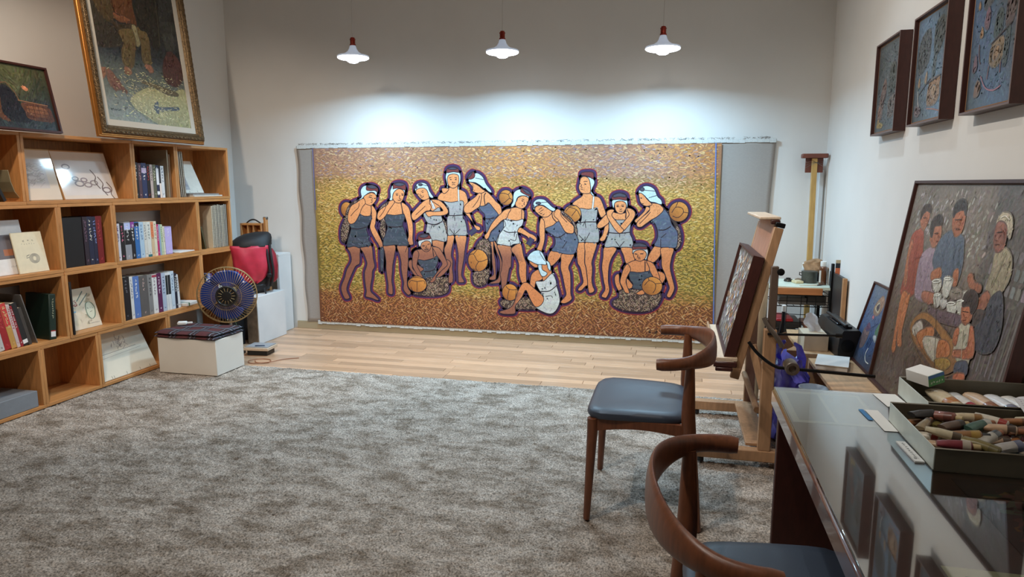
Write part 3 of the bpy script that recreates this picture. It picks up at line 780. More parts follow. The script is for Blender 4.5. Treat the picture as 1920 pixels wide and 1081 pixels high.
# ------------------------------------------------------------------ pendant lamps
def pendant(p, label):
    t = thing('pendant_lamp', label, 'lamp', p, group='pendant lamps along the back wall')
    MB().tube([(0, 0, .12), (0.004, 0, .6), (0, 0, ZC - p[2])], .0028, 6).build('cord', mat('white_cord', rgb(205, 200, 195), .6), t)
    MB().lathe([(.004, .150), (.017, .146), (.021, .128), (.0205, .10), (.0205, .085)], 16).build('socket', mat('copper_socket', rgb(150, 56, 44), .3, metal=.7), t)
    b = MB(); b.lathe([(.024, .135), (.024, .128), (.0205, .127)], 16, cap=False); b.lathe([(.0205, .096), (.025, .093), (.025, .085), (.0205, .083)], 16, cap=False)
    b.build('socket_ring', mat('copper_socket', (1, 1, 1)), t)
    MB().lathe([(.020, .084), (.026, .075), (.032, .055), (.045, .035), (.075, .015), (.126, .002), (.131, -.004), (.128, -.012)], 32, cap=False).build('lamp_shade', mat('plastic_body_added_glow', rgb(215, 220, 226), .35, emit=(0.62, 0.76, 1.0), es=.28), t)  # faint bluish emission on the shade imitates the lamp's bloom
    prof = [(.128, -.010), (.128, -.016), (.118, -.022), (.085, -.027), (.05, -.036), (.044, -.046), (.03, -.054), (.001, -.057)]
    MB().lathe(prof, 32, cap=False).build('glowing_lens', mat('led_lens', rgb(250, 252, 255), .4, emit=(0.82, 0.92, 1.0), es=14.0), t, fix=True)
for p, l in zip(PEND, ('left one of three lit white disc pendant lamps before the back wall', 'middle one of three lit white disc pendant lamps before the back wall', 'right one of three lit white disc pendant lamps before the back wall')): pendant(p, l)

# ------------------------------------------------------------------ modular bookshelf on the left wall
SX0, SX1, BT = -4.295, -3.935, .021
ZR = [0.0145, .42, .87, 1.321, 1.767]
def unit(y0, y1, r, back, label):
    z0, z1 = ZR[r], ZR[r + 1]; yc = (y0 + y1) / 2
    t = thing('shelf_box', label, 'shelf', (SX0, yc, z0), group='stacked open pine shelf boxes'); w = (y1 - y0) / 2 - .0008; h = z1 - z0 - .0008; D = SX1 - SX0 + random.uniform(-.004, .002)
    MB().box(0, D, -w, w, 0, BT, .0015).build('bottom_board', PINE, t); MB().box(0, D, -w, w, h - BT, h, .0015).build('top_board', PINE, t)
    for sy in (-1, 1): MB().box(0, D, min(sy * w, sy * (w - BT)), max(sy * w, sy * (w - BT)), BT, h - BT, .0015).build('side_board', PINEV, t)
    if back == 'b': MB().box(.004, .012, -w + BT, w - BT, BT, h - BT).build('back_panel', PINEV, t)
    else: MB().box(.0, .016, -w + BT, w - BT, h - BT - .07, h - BT, .001).build('back_rail', PINE, t)
UNITS = [(2.555, 3.4555, 3, 'b', 'top row pine shelf box at the left edge of the photo'), (3.4555, 4.347, 3, 'b', 'wide top row pine shelf box holding two framed drawings'),
 (4.347, 4.804, 3, 'b', 'small top row pine shelf box with dark books'), (4.804, 5.467, 3, 'b', 'top row pine shelf box at the corner end with a tilted print'),
 (2.775, 3.674, 2, 'b', 'second row pine shelf box with cream booklet at the left edge'), (3.674, 4.124, 2, 'b', 'second row small pine shelf box with a black album'),
 (4.124, 5.022, 2, 'r', 'second row wide backless pine shelf box with a row of bright books'), (5.022, 5.467, 2, 'b', 'second row end pine shelf box packed with spiral sketchbooks'),
 (2.775, 3.674, 1, 'r', 'third row pine shelf box with a dark green book, left edge'), (3.674, 4.134, 1, 'b', 'third row pine shelf box with a square painted booklet'),
 (4.134, 5.022, 1, 'r', 'third row wide backless pine shelf box with grey and purple books'), (5.022, 5.467, 1, 'b', 'third row end pine shelf box behind the fan'),
 (2.555, 3.4485, 0, 'b', 'bottom row pine shelf box holding a grey flat box'), (3.4485, 3.8985, 0, 'b', 'empty bottom row pine shelf box'),
 (3.8985, 4.58, 0, 'b', 'bottom row pine shelf box with a leaning sketch on board'), (4.58, 5.467, 0, 'r', 'bottom row backless pine shelf box behind the white plinth')]
for u in UNITS: unit(*u)

def cmat(c, r=.5):
    return mat('cover_%d_%d_%d' % c, rgb(*c), r, var=.05, scale=30)
def book(y, z, th, h, d, c, tc, label, lean=0.0, group=None, x=None, marks=None, band=None, pagesw=False):
    x = SX1 - .03 if x is None else x
    t = thing('book', label, 'book', (x, y, z + .0006), (R(lean), 0, 0), group)
    b = MB(); k = .0022
    b.box(-d, 0, 0, k, 0, h, .0006); b.box(-d, 0, th - k, th, 0, h, .0006); b.box(-.0028, 0.001, 0, th, 0, h, .0008)
    cv = b.build('cover', cmat(c), t)
    MB().box(-d + .004, -.003, k, th - k, .003, h - .003).build('pages', PAGES, t)
    if tc or band:
        A = Art(1.3)
        if band:
            for (a0, a1, bc) in band: A.poly([(.0008, a0 * h), (th - .0008, a0 * h), (th - .0008, a1 * h), (.0008, a1 * h)], bc)
        if tc:
            s_ = min(th * .62, .022); n = marks or max(3, int(h * .5 / (s_ * 1.1))); A.up()
            for i in range(n): A.scribble(th / 2, h * .90 - i * s_ * 1.12, 1, s_, tc, w=s_ * .16)
            A.scribble(th / 2, h * .1, 1, s_ * .8, tc)
        A.build('spine_lettering', PRINT, cv, loc=(.0013, 0, 0), rot=(0, 0, R(90)))
    return t
def row(y, z, items, where, grp):
    for i, (th, h, c, tc, txt, kw) in enumerate(items):
        book(y, z, th, h, kw.pop('d', .19), c, tc, txt + ' ' + where, group=grp, **kw); y += th + .0012 + kw.get('gap', 0)
    return y
W_, K_ = (228, 226, 220), (28, 28, 32)
Z1, Z2, Z3, Z4 = ZR[3] + BT, ZR[2] + BT, ZR[1] + BT, ZR[0] + BT
row(4.375, Z1, [(.045, .268, (34, 36, 42), W_, 'black book with big white lettering, first at left', {}), (.033, .262, (84, 60, 70), (190, 150, 150), 'plum brown book second from left', {}),
 (.05, .265, (44, 54, 92), W_, 'navy book with a lilac patch on the spine', dict(band=[(.72, .86, (190, 170, 200))])), (.034, .258, (30, 24, 26), (190, 60, 60), 'black book with red lettering', {}),
 (.027, .256, (196, 178, 172), K_, 'pinkish grey book in the middle', {}), (.034, .256, (98, 98, 78), (200, 200, 170), 'olive book right of the pinkish one', {}),
 (.028, .252, (44, 52, 78), W_, 'thin navy and white book', dict(band=[(.1, .2, (220, 220, 225)), (.4, .9, (215, 215, 220))])), (.02, .25, (40, 40, 46), None, 'thin black book between white ones', dict(band=[(.0, .45, (215, 200, 190))])), (.034, .248, (222, 224, 226), (90, 90, 110), 'white book last at right', {})],
 'in the top row of dark books', 'dark books in the top row')
def board(name, label, cat, y, z, th, h, d, c, lean=0, x=None):
    o = MB().box(-d, 0, 0, th, 0, h, .001).build(name, cmat(c), loc=((SX1 - .03) if x is None else x, y, z + .0006), rot=(R(lean), 0, 0)); return tag(o, label, cat)
board('sketchbook', 'tall thin grey sketchbook standing right of the white book, top row', 'sketchbook', 4.735, Z1, .014, .375, .25, (150, 132, 108))
board('sketchbook', 'tall thin brown sketchbook against the divider, top row', 'sketchbook', 4.756, Z1, .012, .34, .25, (134, 96, 66))
def spiral(y, z, th, h, d, c, label, lean=0, x=None, grp=None):
    t = thing('sketchbook', label, 'sketchbook', ((SX1 - .02) if x is None else x, y, z + .0006), (R(lean), 0, 0), grp)
    MB().box(-d, -.006, 0, .0016, 0, h).build('cover', cmat(c), t); MB().box(-d, -.006, th - .0016, th, 0, h).build('cover', cmat(c), t)
    MB().box(-d + .003, -.008, .0018, th - .0018, .002, h - .002).build('pages', PAGES, t)
    b = MB(); n = int(h / .011)
    for i in range(n): b.tube([(-.008, th * .5 + math.cos(a) * th * .55, .006 + i * .011 + .0) if False else (-.006 + math.sin(a) * .005, th * .5 + math.cos(a) * th * .55, .006 + i * .011) for a in (0, PI * .33, PI * .66, PI)], .0011, 4)
    b.build('wire_spiral', mat('dull_wire', rgb(120, 116, 110), .4, metal=.6), t)
for i, c in enumerate([(96, 62, 44), (120, 76, 50), (92, 80, 68), (104, 70, 50)]):
    spiral(4.850 + i * .021 , Z1, .016, .37, .25, c, ('first', 'second', 'third', 'fourth')[i] + ' brown spiral sketchbook from the left in the top corner box', lean=3.0, grp='brown sketchbooks in the top corner box')
yy = 5.225
for i in range(10):
    th = (.018, .017, .019, .016, .018, .017, .019, .018, .017, .017)[i]; c = [(222, 210, 186), (150, 140, 124), (214, 206, 190), (84, 84, 90), (200, 192, 176), (78, 80, 90), (206, 196, 178), (160, 156, 148), (104, 104, 112), (70, 72, 82)][i]
    spiral(yy, Z2, th, .375 - .012 * (i == 0) + random.uniform(-.004, .006), .26, c, ('first', 'second', 'third', 'fourth', 'fifth', 'sixth', 'seventh', 'eighth', 'ninth', 'tenth')[i] + ' spiral sketchbook from the left in the second row end box', lean=0.0, grp='spiral sketchbooks in the second row end box'); yy += th + .0035
book(5.125, Z2, .016, .2, .2, (84, 80, 56), None, 'olive green book leaning left of the spiral sketchbooks', lean=14)
row(4.158, Z2, [(.04, .272, (222, 218, 226), (90, 60, 110), 'white book with purple lettering, first at left', {}), (.04, .275, (32, 32, 36), (225, 120, 150), 'black book with white and pink lettering, second', {}),
 (.06, .28, (150, 152, 160), W_, 'thick grey book with a black middle band', dict(band=[(.4, .78, (26, 26, 30)), (.8, .97, (170, 180, 220))])), (.036, .278, (34, 34, 40), W_, 'black book with a purple top beside the thick grey one', dict(band=[(.85, 1, (130, 60, 140))])),
 (.045, .275, (52, 110, 176), W_, 'bright blue book in the bright row', dict(band=[(.88, .98, (24, 24, 40))])), (.044, .272, (176, 202, 222), (80, 110, 150), 'pale sky blue book', {}), (.03, .272, (214, 212, 204), (120, 120, 120), 'thin off white book', {}), (.04, .27, (222, 222, 214), (120, 130, 130), 'white book with a teal foot', dict(band=[(0, .07, (40, 100, 110))])),
 (.03, .272, (214, 186, 150), (170, 80, 50), 'tan book with an orange upper half', dict(band=[(.55, .98, (204, 120, 82))])), (.03, .27, (226, 216, 192), (120, 100, 80), 'cream book right of the tan one', {}), (.02, .245, (190, 50, 110), W_, 'slim magenta book', {}), (.018, .24, (150, 176, 196), None, 'slim steel blue book', {}),
 (.022, .242, (190, 206, 172), (90, 110, 80), 'slim pale green book', {}), (.02, .225, (224, 218, 198), (120, 110, 90), 'slim cream book beside the lavender case', {}), (.075, .222, (160, 148, 196), (214, 208, 236), 'lavender slipcase of thin volumes, last at right', dict(marks=3, band=[(.03, .97, (172, 160, 206))]))],
 'in the bright second row', 'bright books in the second row')
row(4.172, Z3, [(.075, .325, (26, 26, 30), (120, 120, 126), 'thick black book first at left', dict(marks=4)), (.03, .322, (222, 220, 216), (80, 80, 120), 'white book beside the black one', {}), (.06, .318, (88, 122, 186), W_, 'blue book with white lettering', {}),
 (.085, .315, (96, 92, 90), (200, 170, 160), 'thick dark grey book with a faint picture', dict(marks=4)), (.045, .312, (134, 132, 130), (40, 40, 44), 'mid grey book', {}), (.05, .308, (222, 220, 216), (120, 100, 110), 'white book with a red top label', dict(band=[(.93, .99, (150, 50, 70))])), (.048, .312, (92, 36, 78), (216, 200, 210), 'purple book', {}),
 (.042, .308, (176, 188, 206), (70, 80, 110), 'pale blue grey book', {}), (.024, .306, (214, 216, 216), None, 'white book with black photo strip, left one', dict(band=[(.42, .93, (24, 34, 36))])), (.03, .306, (220, 222, 222), None, 'white book with black photo strip, right one', dict(band=[(.42, .93, (30, 34, 38))])), (.04, .31, (196, 210, 222), (90, 110, 140), 'pale blue book', {}), (.028, .29, (34, 36, 52), W_, 'thin black book near the end', {}), (.03, .275, (222, 222, 222), (60, 60, 70), 'white leaning book at the right end', dict(lean=3.0))],
 'in the third row of books', 'books in the third row')
# flat papers
def sheet(name, label, cat, x0, x1, y0, y1, z, h, m, rz=0):
    c = ((x0 + x1) / 2, (y0 + y1) / 2, z + .0006)
    o = MB().box(-(x1 - x0) / 2, (x1 - x0) / 2, -(y1 - y0) / 2, (y1 - y0) / 2, 0, h, min(.002, h * .4)).build(name, m, loc=c, rot=(0, 0, R(rz))); return tag(o, label, cat)
sheet('papers', 'loose white papers lying right of the lavender slipcase', 'papers', -4.18, -3.95, 4.76, 4.97, Z2, .008, PAPER, 6)
t = thing('notebook', 'white notebook with a green elastic band lying flat in the third row', 'notebook', (-4.05, 4.885, Z3), (0, 0, R(8)))
MB().box(-.1, .1, -.085, .085, 0.0006, .026, .003).build('cover', PAPER, t); MB().box(-.101, .101, -.06, -.045, .0, .0272, .001).build('elastic_band', cmat((40, 110, 70)), t)
sheet('papers', 'brown backed loose papers under the white notebook', 'papers', -4.2, -3.935, 4.80, 4.99, Z3 - .0004, .0009, CARD, 2)

# framed drawings, leaning prints and booklets in the shelves: built upright, tipped back, facing the room
def leaning(name, label, cat, y, z, w, h, lean, x, th, c, art=None, m=None, artm=PRINT, parts=()):
    t = thing(name, label, cat, (x, y, z + .001), (R(-lean), 0, R(90)))
    MB().box(0, w, 0, th, 0, h, .0012).build('board', m or cmat(c), t)
    if art: art.build('picture', artm, t, loc=(0, -.0008, 0))
    return t
def rings(A, w, h):
    for (u, v, r) in ((.2, .78, .06), (.35, .38, .07), (.5, .35, .06), (.62, .4, .06), (.45, .47, .05), (.3, .5, .05), (.82, .22, .07)):
        for q in range(3): A.line([(u * w + r * w * 1.2 * math.cos(a / 8 * PI) * (1 - q * .12), v * h + r * h * math.sin(a / 8 * PI) * (1 - q * .12)) for a in range(16)], .004, jit((140, 130, 132), 14), True)
    for (u, v, a0) in ((.62, .72, 1.2), (.86, .42, 1.4), (.72, .55, -.6)):
        A.line(catmull([(u * w, v * h), (u * w + .03, v * h - .05), (u * w + .01, v * h - .09), (u * w + .04, v * h - .14)], 4, False), .008, (110, 96, 92))
A = Art(1.2); A.poly([(.004, .004), (.316, .004), (.316, .336), (.004, .336)], (214, 204, 190)); A.poly([(.03, .08), (.25, .08), (.25, .275), (.03, .275)], (200, 196, 194))
A.strokes(.04, .24, .09, .26, 90, .05, .006, .1, lambda x, z: jit((180, 174, 172), 10))
leaning('framed_drawing', 'glazed faint drawing in cream mount, left of the two in the top shelf', 'drawing', 3.495, Z1, .32, .345, 14, -4.035, .012, (200, 170, 120), A, artm=GLOSSY)
A = Art(1.2); A.poly([(.004, .004), (.456, .004), (.456, .341), (.004, .341)], (216, 205, 192)); A.poly([(.02, .03), (.44, .03), (.44, .28), (.02, .28)], (212, 206, 202)); rings(A, .46, .3)
leaning('framed_drawing', 'glazed drawing of grey rings, right of the two in the top shelf', 'drawing', 3.825, Z1, .46, .35, 17, -4.03, .014, (196, 150, 100), A, artm=GLOSSY)
A = Art(1.15); A.poly([(.003, .003), (.327, .003), (.327, .297), (.003, .297)], (222, 218, 206)); A.poly([(.01, .03), (.17, .03), (.17, .285), (.01, .285)], (176, 174, 176))
A.poly([(.02, .06), (.06, .13), (.1, .15), (.14, .11), (.165, .06)], (150, 150, 158)); A.strokes(.015, .165, .04, .28, 80, .04, .006, .2, lambda x, z: jit((160, 160, 164), 12))
for q in (.05, .15, .25): A.line([(q, .004), (q, .02)], .003, (60, 60, 60))
leaning('art_print', 'white print with grey landscape leaning on papers in the top corner box', 'print', 4.95, Z1 + .03, .33, .3, 24, -4.06, .006, (226, 222, 212), A)
for i, (c, th) in enumerate([((220, 216, 208), .012), ((150, 148, 146), .012)]):
    sheet('paper_stack', ('lower', 'upper')[i] + ' layer of flat papers in the top corner box', 'papers', -4.24, -3.95 - .01 * i, 5.0, 5.38 - .03 * i, Z1 + .0126 * i, th, cmat(c), 1.5)
board('book', 'black leaning album at the left edge of the top row', 'book', 3.335, Z1, .02, .16, .25, (22, 22, 24), lean=24)
t = thing('magazine', 'thin curled magazine leaning on the black album, top row left edge', 'magazine', (-3.96, 3.375, Z1))
b = MB(); P = [(0, .19), (.01, .12), (.03, .06), (.06, .02), (.1, .003)]
for i in range(4): b.add([(-.22, P[i][0], P[i][1]), (0, P[i][0], P[i][1]), (0, P[i + 1][0], P[i + 1][1]), (-.22, P[i + 1][0], P[i + 1][1]), (-.22, P[i][0] + .003, P[i][1] + .002), (0, P[i][0] + .003, P[i][1] + .002), (0, P[i + 1][0] + .003, P[i + 1][1] + .002), (-.22, P[i + 1][0] + .003, P[i + 1][1] + .002)], [(0, 1, 2, 3), (7, 6, 5, 4), (0, 4, 5, 1), (3, 2, 6, 7), (0, 3, 7, 4), (1, 5, 6, 2)])
b.build('pages', cmat((150, 140, 110)), t)
# second row left box
A = Art(1.2); A.poly([(.003, .003), (.277, .003), (.277, .337), (.003, .337)], (222, 222, 222)); A.poly([(.06, .1), (.22, .1), (.22, .25), (.06, .25)], (110, 104, 108)); A.poly([(.13, .12), (.2, .12), (.2, .16), (.13, .16)], (170, 110, 80)); A.scribble(.16, .05, 6, .012, (170, 170, 170))
leaning('art_print', 'white poster with a small dark picture leaning at the left edge of the second row', 'print', 3.215, Z2, .28, .34, 10, -4.0, .005, (222, 222, 222), A)
A = Art(1.15); A.poly([(.002, .002), (.208, .002), (.208, .258), (.002, .258)], (222, 212, 184)); A.scribble(.075, .205, 3, .014, (90, 80, 70), dx=.032); A.scribble(.06, .185, 6, .008, (120, 110, 96), dx=.017)
for q in range(4): A.line([(.125 + .035 * math.cos(a) * (1 - q * .2), .09 + .03 * math.sin(a) * (1 - q * .15)) for a in [i * PI / 8 for i in range(16)]], .003, (110, 104, 100), True)
A.line([(.09, .1), (.07, .095), (.075, .11), (.095, .115)], .004, (110, 104, 100))
leaning('booklet', 'cream booklet with a small ink drawing in the second row left box', 'booklet', 3.39, Z2, .21, .26, 10, -3.97, .008, (222, 212, 184), A)
leaning('kraft_envelope', 'brown paper sleeve leaning behind the cream booklet', 'envelope', 3.505, Z2, .125, .27, 20, -4.0, .006, (176, 134, 108))
leaning('canvas_board', 'dark grey canvas board standing at the back of the second row left box', 'canvas', 2.84, Z2, .52, .36, 3, -4.22, .015, (88, 84, 80))
# black album box
board('album', 'large black album standing in the second row small box', 'album', 3.705, Z2, .17, .335, .26, (20, 20, 23))
row(3.882, Z2, [(.036, .335, (46, 36, 48), (120, 90, 110), 'dark plum book beside the black album', {}), (.04, .335, (34, 40, 66), (210, 205, 190), 'dark navy book with gold and white lettering', {}), (.03, .333, (34, 38, 62), (150, 160, 220), 'thin dark navy book with blue label', {}), (.05, .335, (120, 22, 28), (190, 70, 70), 'deep red book at the right end', {})], 'in the second row small box', 'dark volumes beside the album')
# third row left box
row(3.14, Z3, [(.03, .2, (90, 150, 60), (40, 70, 30), 'bright green book first at left', dict(lean=10)), (.028, .23, (34, 34, 38), W_, 'black book second from left', dict(lean=10)), (.034, .235, (206, 206, 206), (120, 120, 120), 'white book third from left', dict(lean=10)), (.042, .295, (170, 38, 44), (200, 80, 80), 'thick red book', dict(lean=10)), (.036, .293, (206, 158, 84), (230, 200, 140), 'orange tan book right of the red one', dict(lean=10, band=[(.5, 1, (190, 60, 60))])), (.022, .28, (214, 196, 196), (190, 60, 70), 'white book with red lettering', dict(lean=10)), (.02, .27, (160, 40, 52), W_, 'slim red book', dict(lean=11)), (.034, .285, (36, 36, 38), None, 'black file with a white label', dict(lean=12, band=[(.05, .14, (220, 220, 220))])), (.022, .25, (72, 66, 62), None, 'dark grey slim book', dict(lean=12)), ], 'in the leaning group at the lower left', 'leaning books at the lower left')
board('plastic_folder', 'grey clear plastic folder leaning right of the lower left books', 'folder', 3.452, Z3, .006, .335, .24, (120, 118, 116), lean=14)
t = thing('book', 'large dark green hardback with a white library label, third row left', 'book', (-3.955, 3.535, Z3 + .001), (R(-4), 0, R(-10)))
MB().box(-.03, 0, -.0, .045, 0, .3, .004).build('spine', cmat((22, 44, 34)), t, rot=(0, 0, 0)); MB().box(-.24, -.03, 0, .045, .0, .3, .003).build('cover', cmat((22, 44, 34)), t)
A = Art(1.2); A.up()
for i in range(9): A.scribble(.024, .265 - i * .015, 1, .012, (190, 190, 160))
A.poly([(.008, .02), (.038, .02), (.038, .055), (.008, .055)], (222, 222, 222)); A.poly([(.008, .055), (.038, .055), (.038, .062), (.008, .062)], (170, 50, 50))
A.build('spine_lettering', PRINT, t, loc=(.0012, 0, 0), rot=(0, 0, R(90)))
MB().box(-.205, -.0, -.002, -.0, .001, .299).build('front_cover', cmat((22, 44, 34)), t)
# third row booklet box
board('picture_frame', 'thin black frame standing edge on in the third row booklet box', 'frame', 3.698, Z3, .014, .36, .3, (20, 18, 18), x=-3.93)
A = Art(1.15); A.poly([(.002, .002), (.288, .002), (.288, .288), (.002, .288)], (214, 200, 176)); A.strokes(.01, .28, .01, .28, 60, .06, .03, .4, lambda x, z: jit((212, 198, 172), 6), .8)
for gx, g0 in ((.06, .19), (.115, .2)):
    for _ in range(9): A.dash(gx + random.uniform(-.016, .016), g0 + random.uniform(-.03, .03), random.uniform(.015, .035), .0045, random.choice((0, PI / 2, .4)), (150, 30, 40), dy=3e-5)
A.line([(.14, .2), (.21, .265)], .007, (90, 110, 100)); A.line([(.15, .17), (.245, .245)], .007, (100, 110, 104)); A.line([(.03, .11), (.1, .16)], .01, (90, 150, 190)); A.line([(.05, .13), (.11, .13)], .008, (120, 170, 200)); A.line([(.03, .115), (.06, .11), (.09, .125)], .007, (90, 150, 190))
A.poly([(q.x, q.y) for q in catmull([(.19, .1), (.205, .17), (.245, .175), (.265, .13), (.25, .08), (.215, .065)], 4)], (206, 206, 182))
for q in range(3): A.line([(p.x + q * .003, p.y) for p in catmull([(.19, .1), (.2, .17), (.24, .18), (.265, .14), (.25, .08), (.215, .06)], 4)], .0025, (100, 120, 100), True)
for gx in (.212, .232, .248): A.scribble(gx, .14, 1, .012, (60, 60, 50))
A.line([(.22, .11), (.24, .115)], .003, (90, 70, 60)); A.scribble(.17, .03, 12, .008, (60, 40, 40), dx=.009)
leaning('booklet', 'square cream booklet painted with red letters and brushes', 'booklet', 3.738, Z3, .29, .29, 16, -4.02, .01, (214, 200, 176), A)
row(5.055, Z3, [(.05, .23, (26, 26, 28), None, 'black book first at left', {}), (.02, .19, (214, 212, 208), K_, 'slim white book', {}), (.03, .235, (120, 136, 190), W_, 'pale blue book', {}), (.025, .23, (70, 44, 120), W_, 'violet book', {}), (.035, .2, (190, 36, 60), W_, 'red book with white lettering', {}), (.04, .2, (178, 40, 60), None, 'dark red book', {}), (.045, .165, (206, 214, 214), (100, 110, 120), 'white low book', {}), (.05, .165, (196, 204, 210), (90, 110, 140), 'pale low book', {})], 'in the third row end box behind the fan', 'small books behind the fan')
# bottom row
tag(MB().box(-.16, .16, -.3, .3, 0, .105, .003).build('storage_box', cmat((136, 142, 150)), loc=(-4.105, 3.1, Z4 + .001)), 'flat grey lidded box in the bottom row left box', 'box')
A = Art(1.15); A.poly([(.003, .003), (.527, .003), (.527, .357), (.003, .357)], (222, 214, 196)); A.line([(.08, .19), (.42, .2)], .003, (110, 100, 96)); A.line([(.06, .16), (.3, .172), (.46, .18)], .002, (150, 140, 134))
for _ in range(26): A.dash(random.gauss(.29, .04), random.gauss(.25, .025), random.uniform(.02, .06), .0028, random.uniform(.4, 2.4), (120, 112, 110), dy=3e-5)
for q in (.09, .11, .23, .36, .46): A.line([(q, .004), (q, .025)], .003, (60, 56, 52))
leaning('sketch_board', 'pencil sketch on a white board leaning out of the bottom row box', 'drawing', 3.93, Z4 + .002, .53, .36, 26, -3.965, .007, (220, 212, 196), A, artm=GLOSSY)

# ------------------------------------------------------------------ pictures on top of the bookshelf
BIG = """p60,52,40 51,934 341,1008 334,910 255,797 371,758 366,671 130,621 104,739
p88,70,42 169,953 298,997 327,941 326,871 277,808 211,845 179,879
p110,65,35 327,1004 500,1048 516,953 528,840 476,840 380,862 330,894
p140,85,55 321,881 383,879 461,870 464,854 380,830 334,847
p70,55,38 280,819 382,809 475,834 500,812 358,761 309,793
p108,88,52 344,763 467,800 505,769 465,623 430,529 360,512 334,557 344,634 376,684
p112,92,55 523,817 580,832 631,783 625,652 615,570 557,555 531,612 546,716 533,758
p160,150,110 480,825 518,827 526,762 538,715 517,688 495,690 499,740
p150,100,75 342,509 389,511 403,475 349,462
p160,105,80 549,554 605,563 629,526 594,510
p45,40,32 579,1068 761,1114 742,742 669,705 621,810 550,834
p60,60,55 790,920 930,939 942,876 845,826 773,841
p68,68,62 795,828 907,839 901,736 811,714
p58,58,56 827,1120 974,1133 983,1058 874,956 779,941
p60,60,60 939,863 990,855 981,775 907,761
p85,48,42 823,692 858,699 905,677 945,617 941,526 890,458 817,442 747,468 730,542 769,642
p80,45,40 806,695 864,706 854,680 810,672
l30,26,22 324,993 330,894 382,874
l120,105,70 379,662 347,581 364,529
l75,70,55 759,1108 760,965 741,736
p150,95,70 62,473 118,475 179,476 164,437 113,392 74,392
p120,75,60 172,475 217,461 261,408 308,359 331,329 276,344 218,337 174,390 168,427
p170,165,115 348,275 457,356 575,394 734,367 924,428 984,329 984,127 796,107 596,127 436,194
p105,90,60 487,423 583,430 710,412 852,388 838,365 734,367 625,401 548,414
p70,80,95 584,273 622,295 629,254 826,275 817,256 629,237 611,211 575,231
l90,105,100 324,300 348,242 485,170 595,121"""
def frame(t, w, h, fw, d, m, name='frame', y0=0.0, prof=None):       # mitred frame, outer size w x h, front at y = -something
    b = MB(); prof = prof or [(0, 0), (0, -d), (fw, -d), (fw, 0)]
    cs = [(0, 0), (w, 0), (w, h), (0, h)]; dirs = [(1, 1), (-1, 1), (-1, -1), (1, -1)]
    vs = []
    for (cx, cz), (dx, dz) in zip(cs, dirs):
        for u, y in prof: vs.append((cx + dx * u, y0 + y, cz + dz * u))
    n = len(prof); fs = []
    for i in range(4):
        j = (i + 1) % 4
        for q in range(n): fs.append((i * n + q, i * n + (q + 1) % n, j * n + (q + 1) % n, j * n + q))
    return b.add(vs, fs).build(name, m, t)
def parse(txt):
    out = []
    for ln in txt.strip().split('\n'):
        a = ln.split(); out.append((a[0][0], tuple(float(q) for q in a[0][1:].split(',')), [tuple(float(q) / 1000 for q in p.split(',')) for p in a[1:]]))
    return out
def paint_list(A, lst, dens=1.0, lw=.006, l=.035, w=.009, bgf=None, blend=.0):
    for k, c, p in lst:
        s_ = [(q.x, q.y) for q in catmull(p, 4, k == 'p')]
        if k == 'l': A.line(s_, lw, c); continue
        zs = [q[1] for q in s_]; xs = [q[0] for q in s_]; z0, z1 = min(zs), max(zs)
        bl_ = (lambda q, x, z: mix(q, bgf(x, z), blend)) if bgf else (lambda q, x, z: q)
        if bgf: A.line(s_, .012, lambda x, z: mix(mix(c, bgf(x, z), .6), (40, 34, 32), .15), True)
        A.poly(s_, lambda x, z: bl_(mix(tuple(q * .78 for q in c), tuple(min(255, q * 1.15) for q in c), (z - z0) / (z1 - z0 + 1e-6) * .7 + random.uniform(0, .3)), x, z))
        bb = (max(xs) - min(xs)) * (z1 - z0); A.up()
        for _ in range(min(260, int(bb * dens / (l * w) * .9))):
            x = random.uniform(min(xs), max(xs)); z = random.uniform(z0, z1)
            if inside(x, z, s_): A.dash(x, z, l * random.uniform(.5, 1), w * random.uniform(.4, 1), random.gauss(1.2, .6), bl_(jit(c, 20), x, z), dy=A.st)
        A.y -= A.st
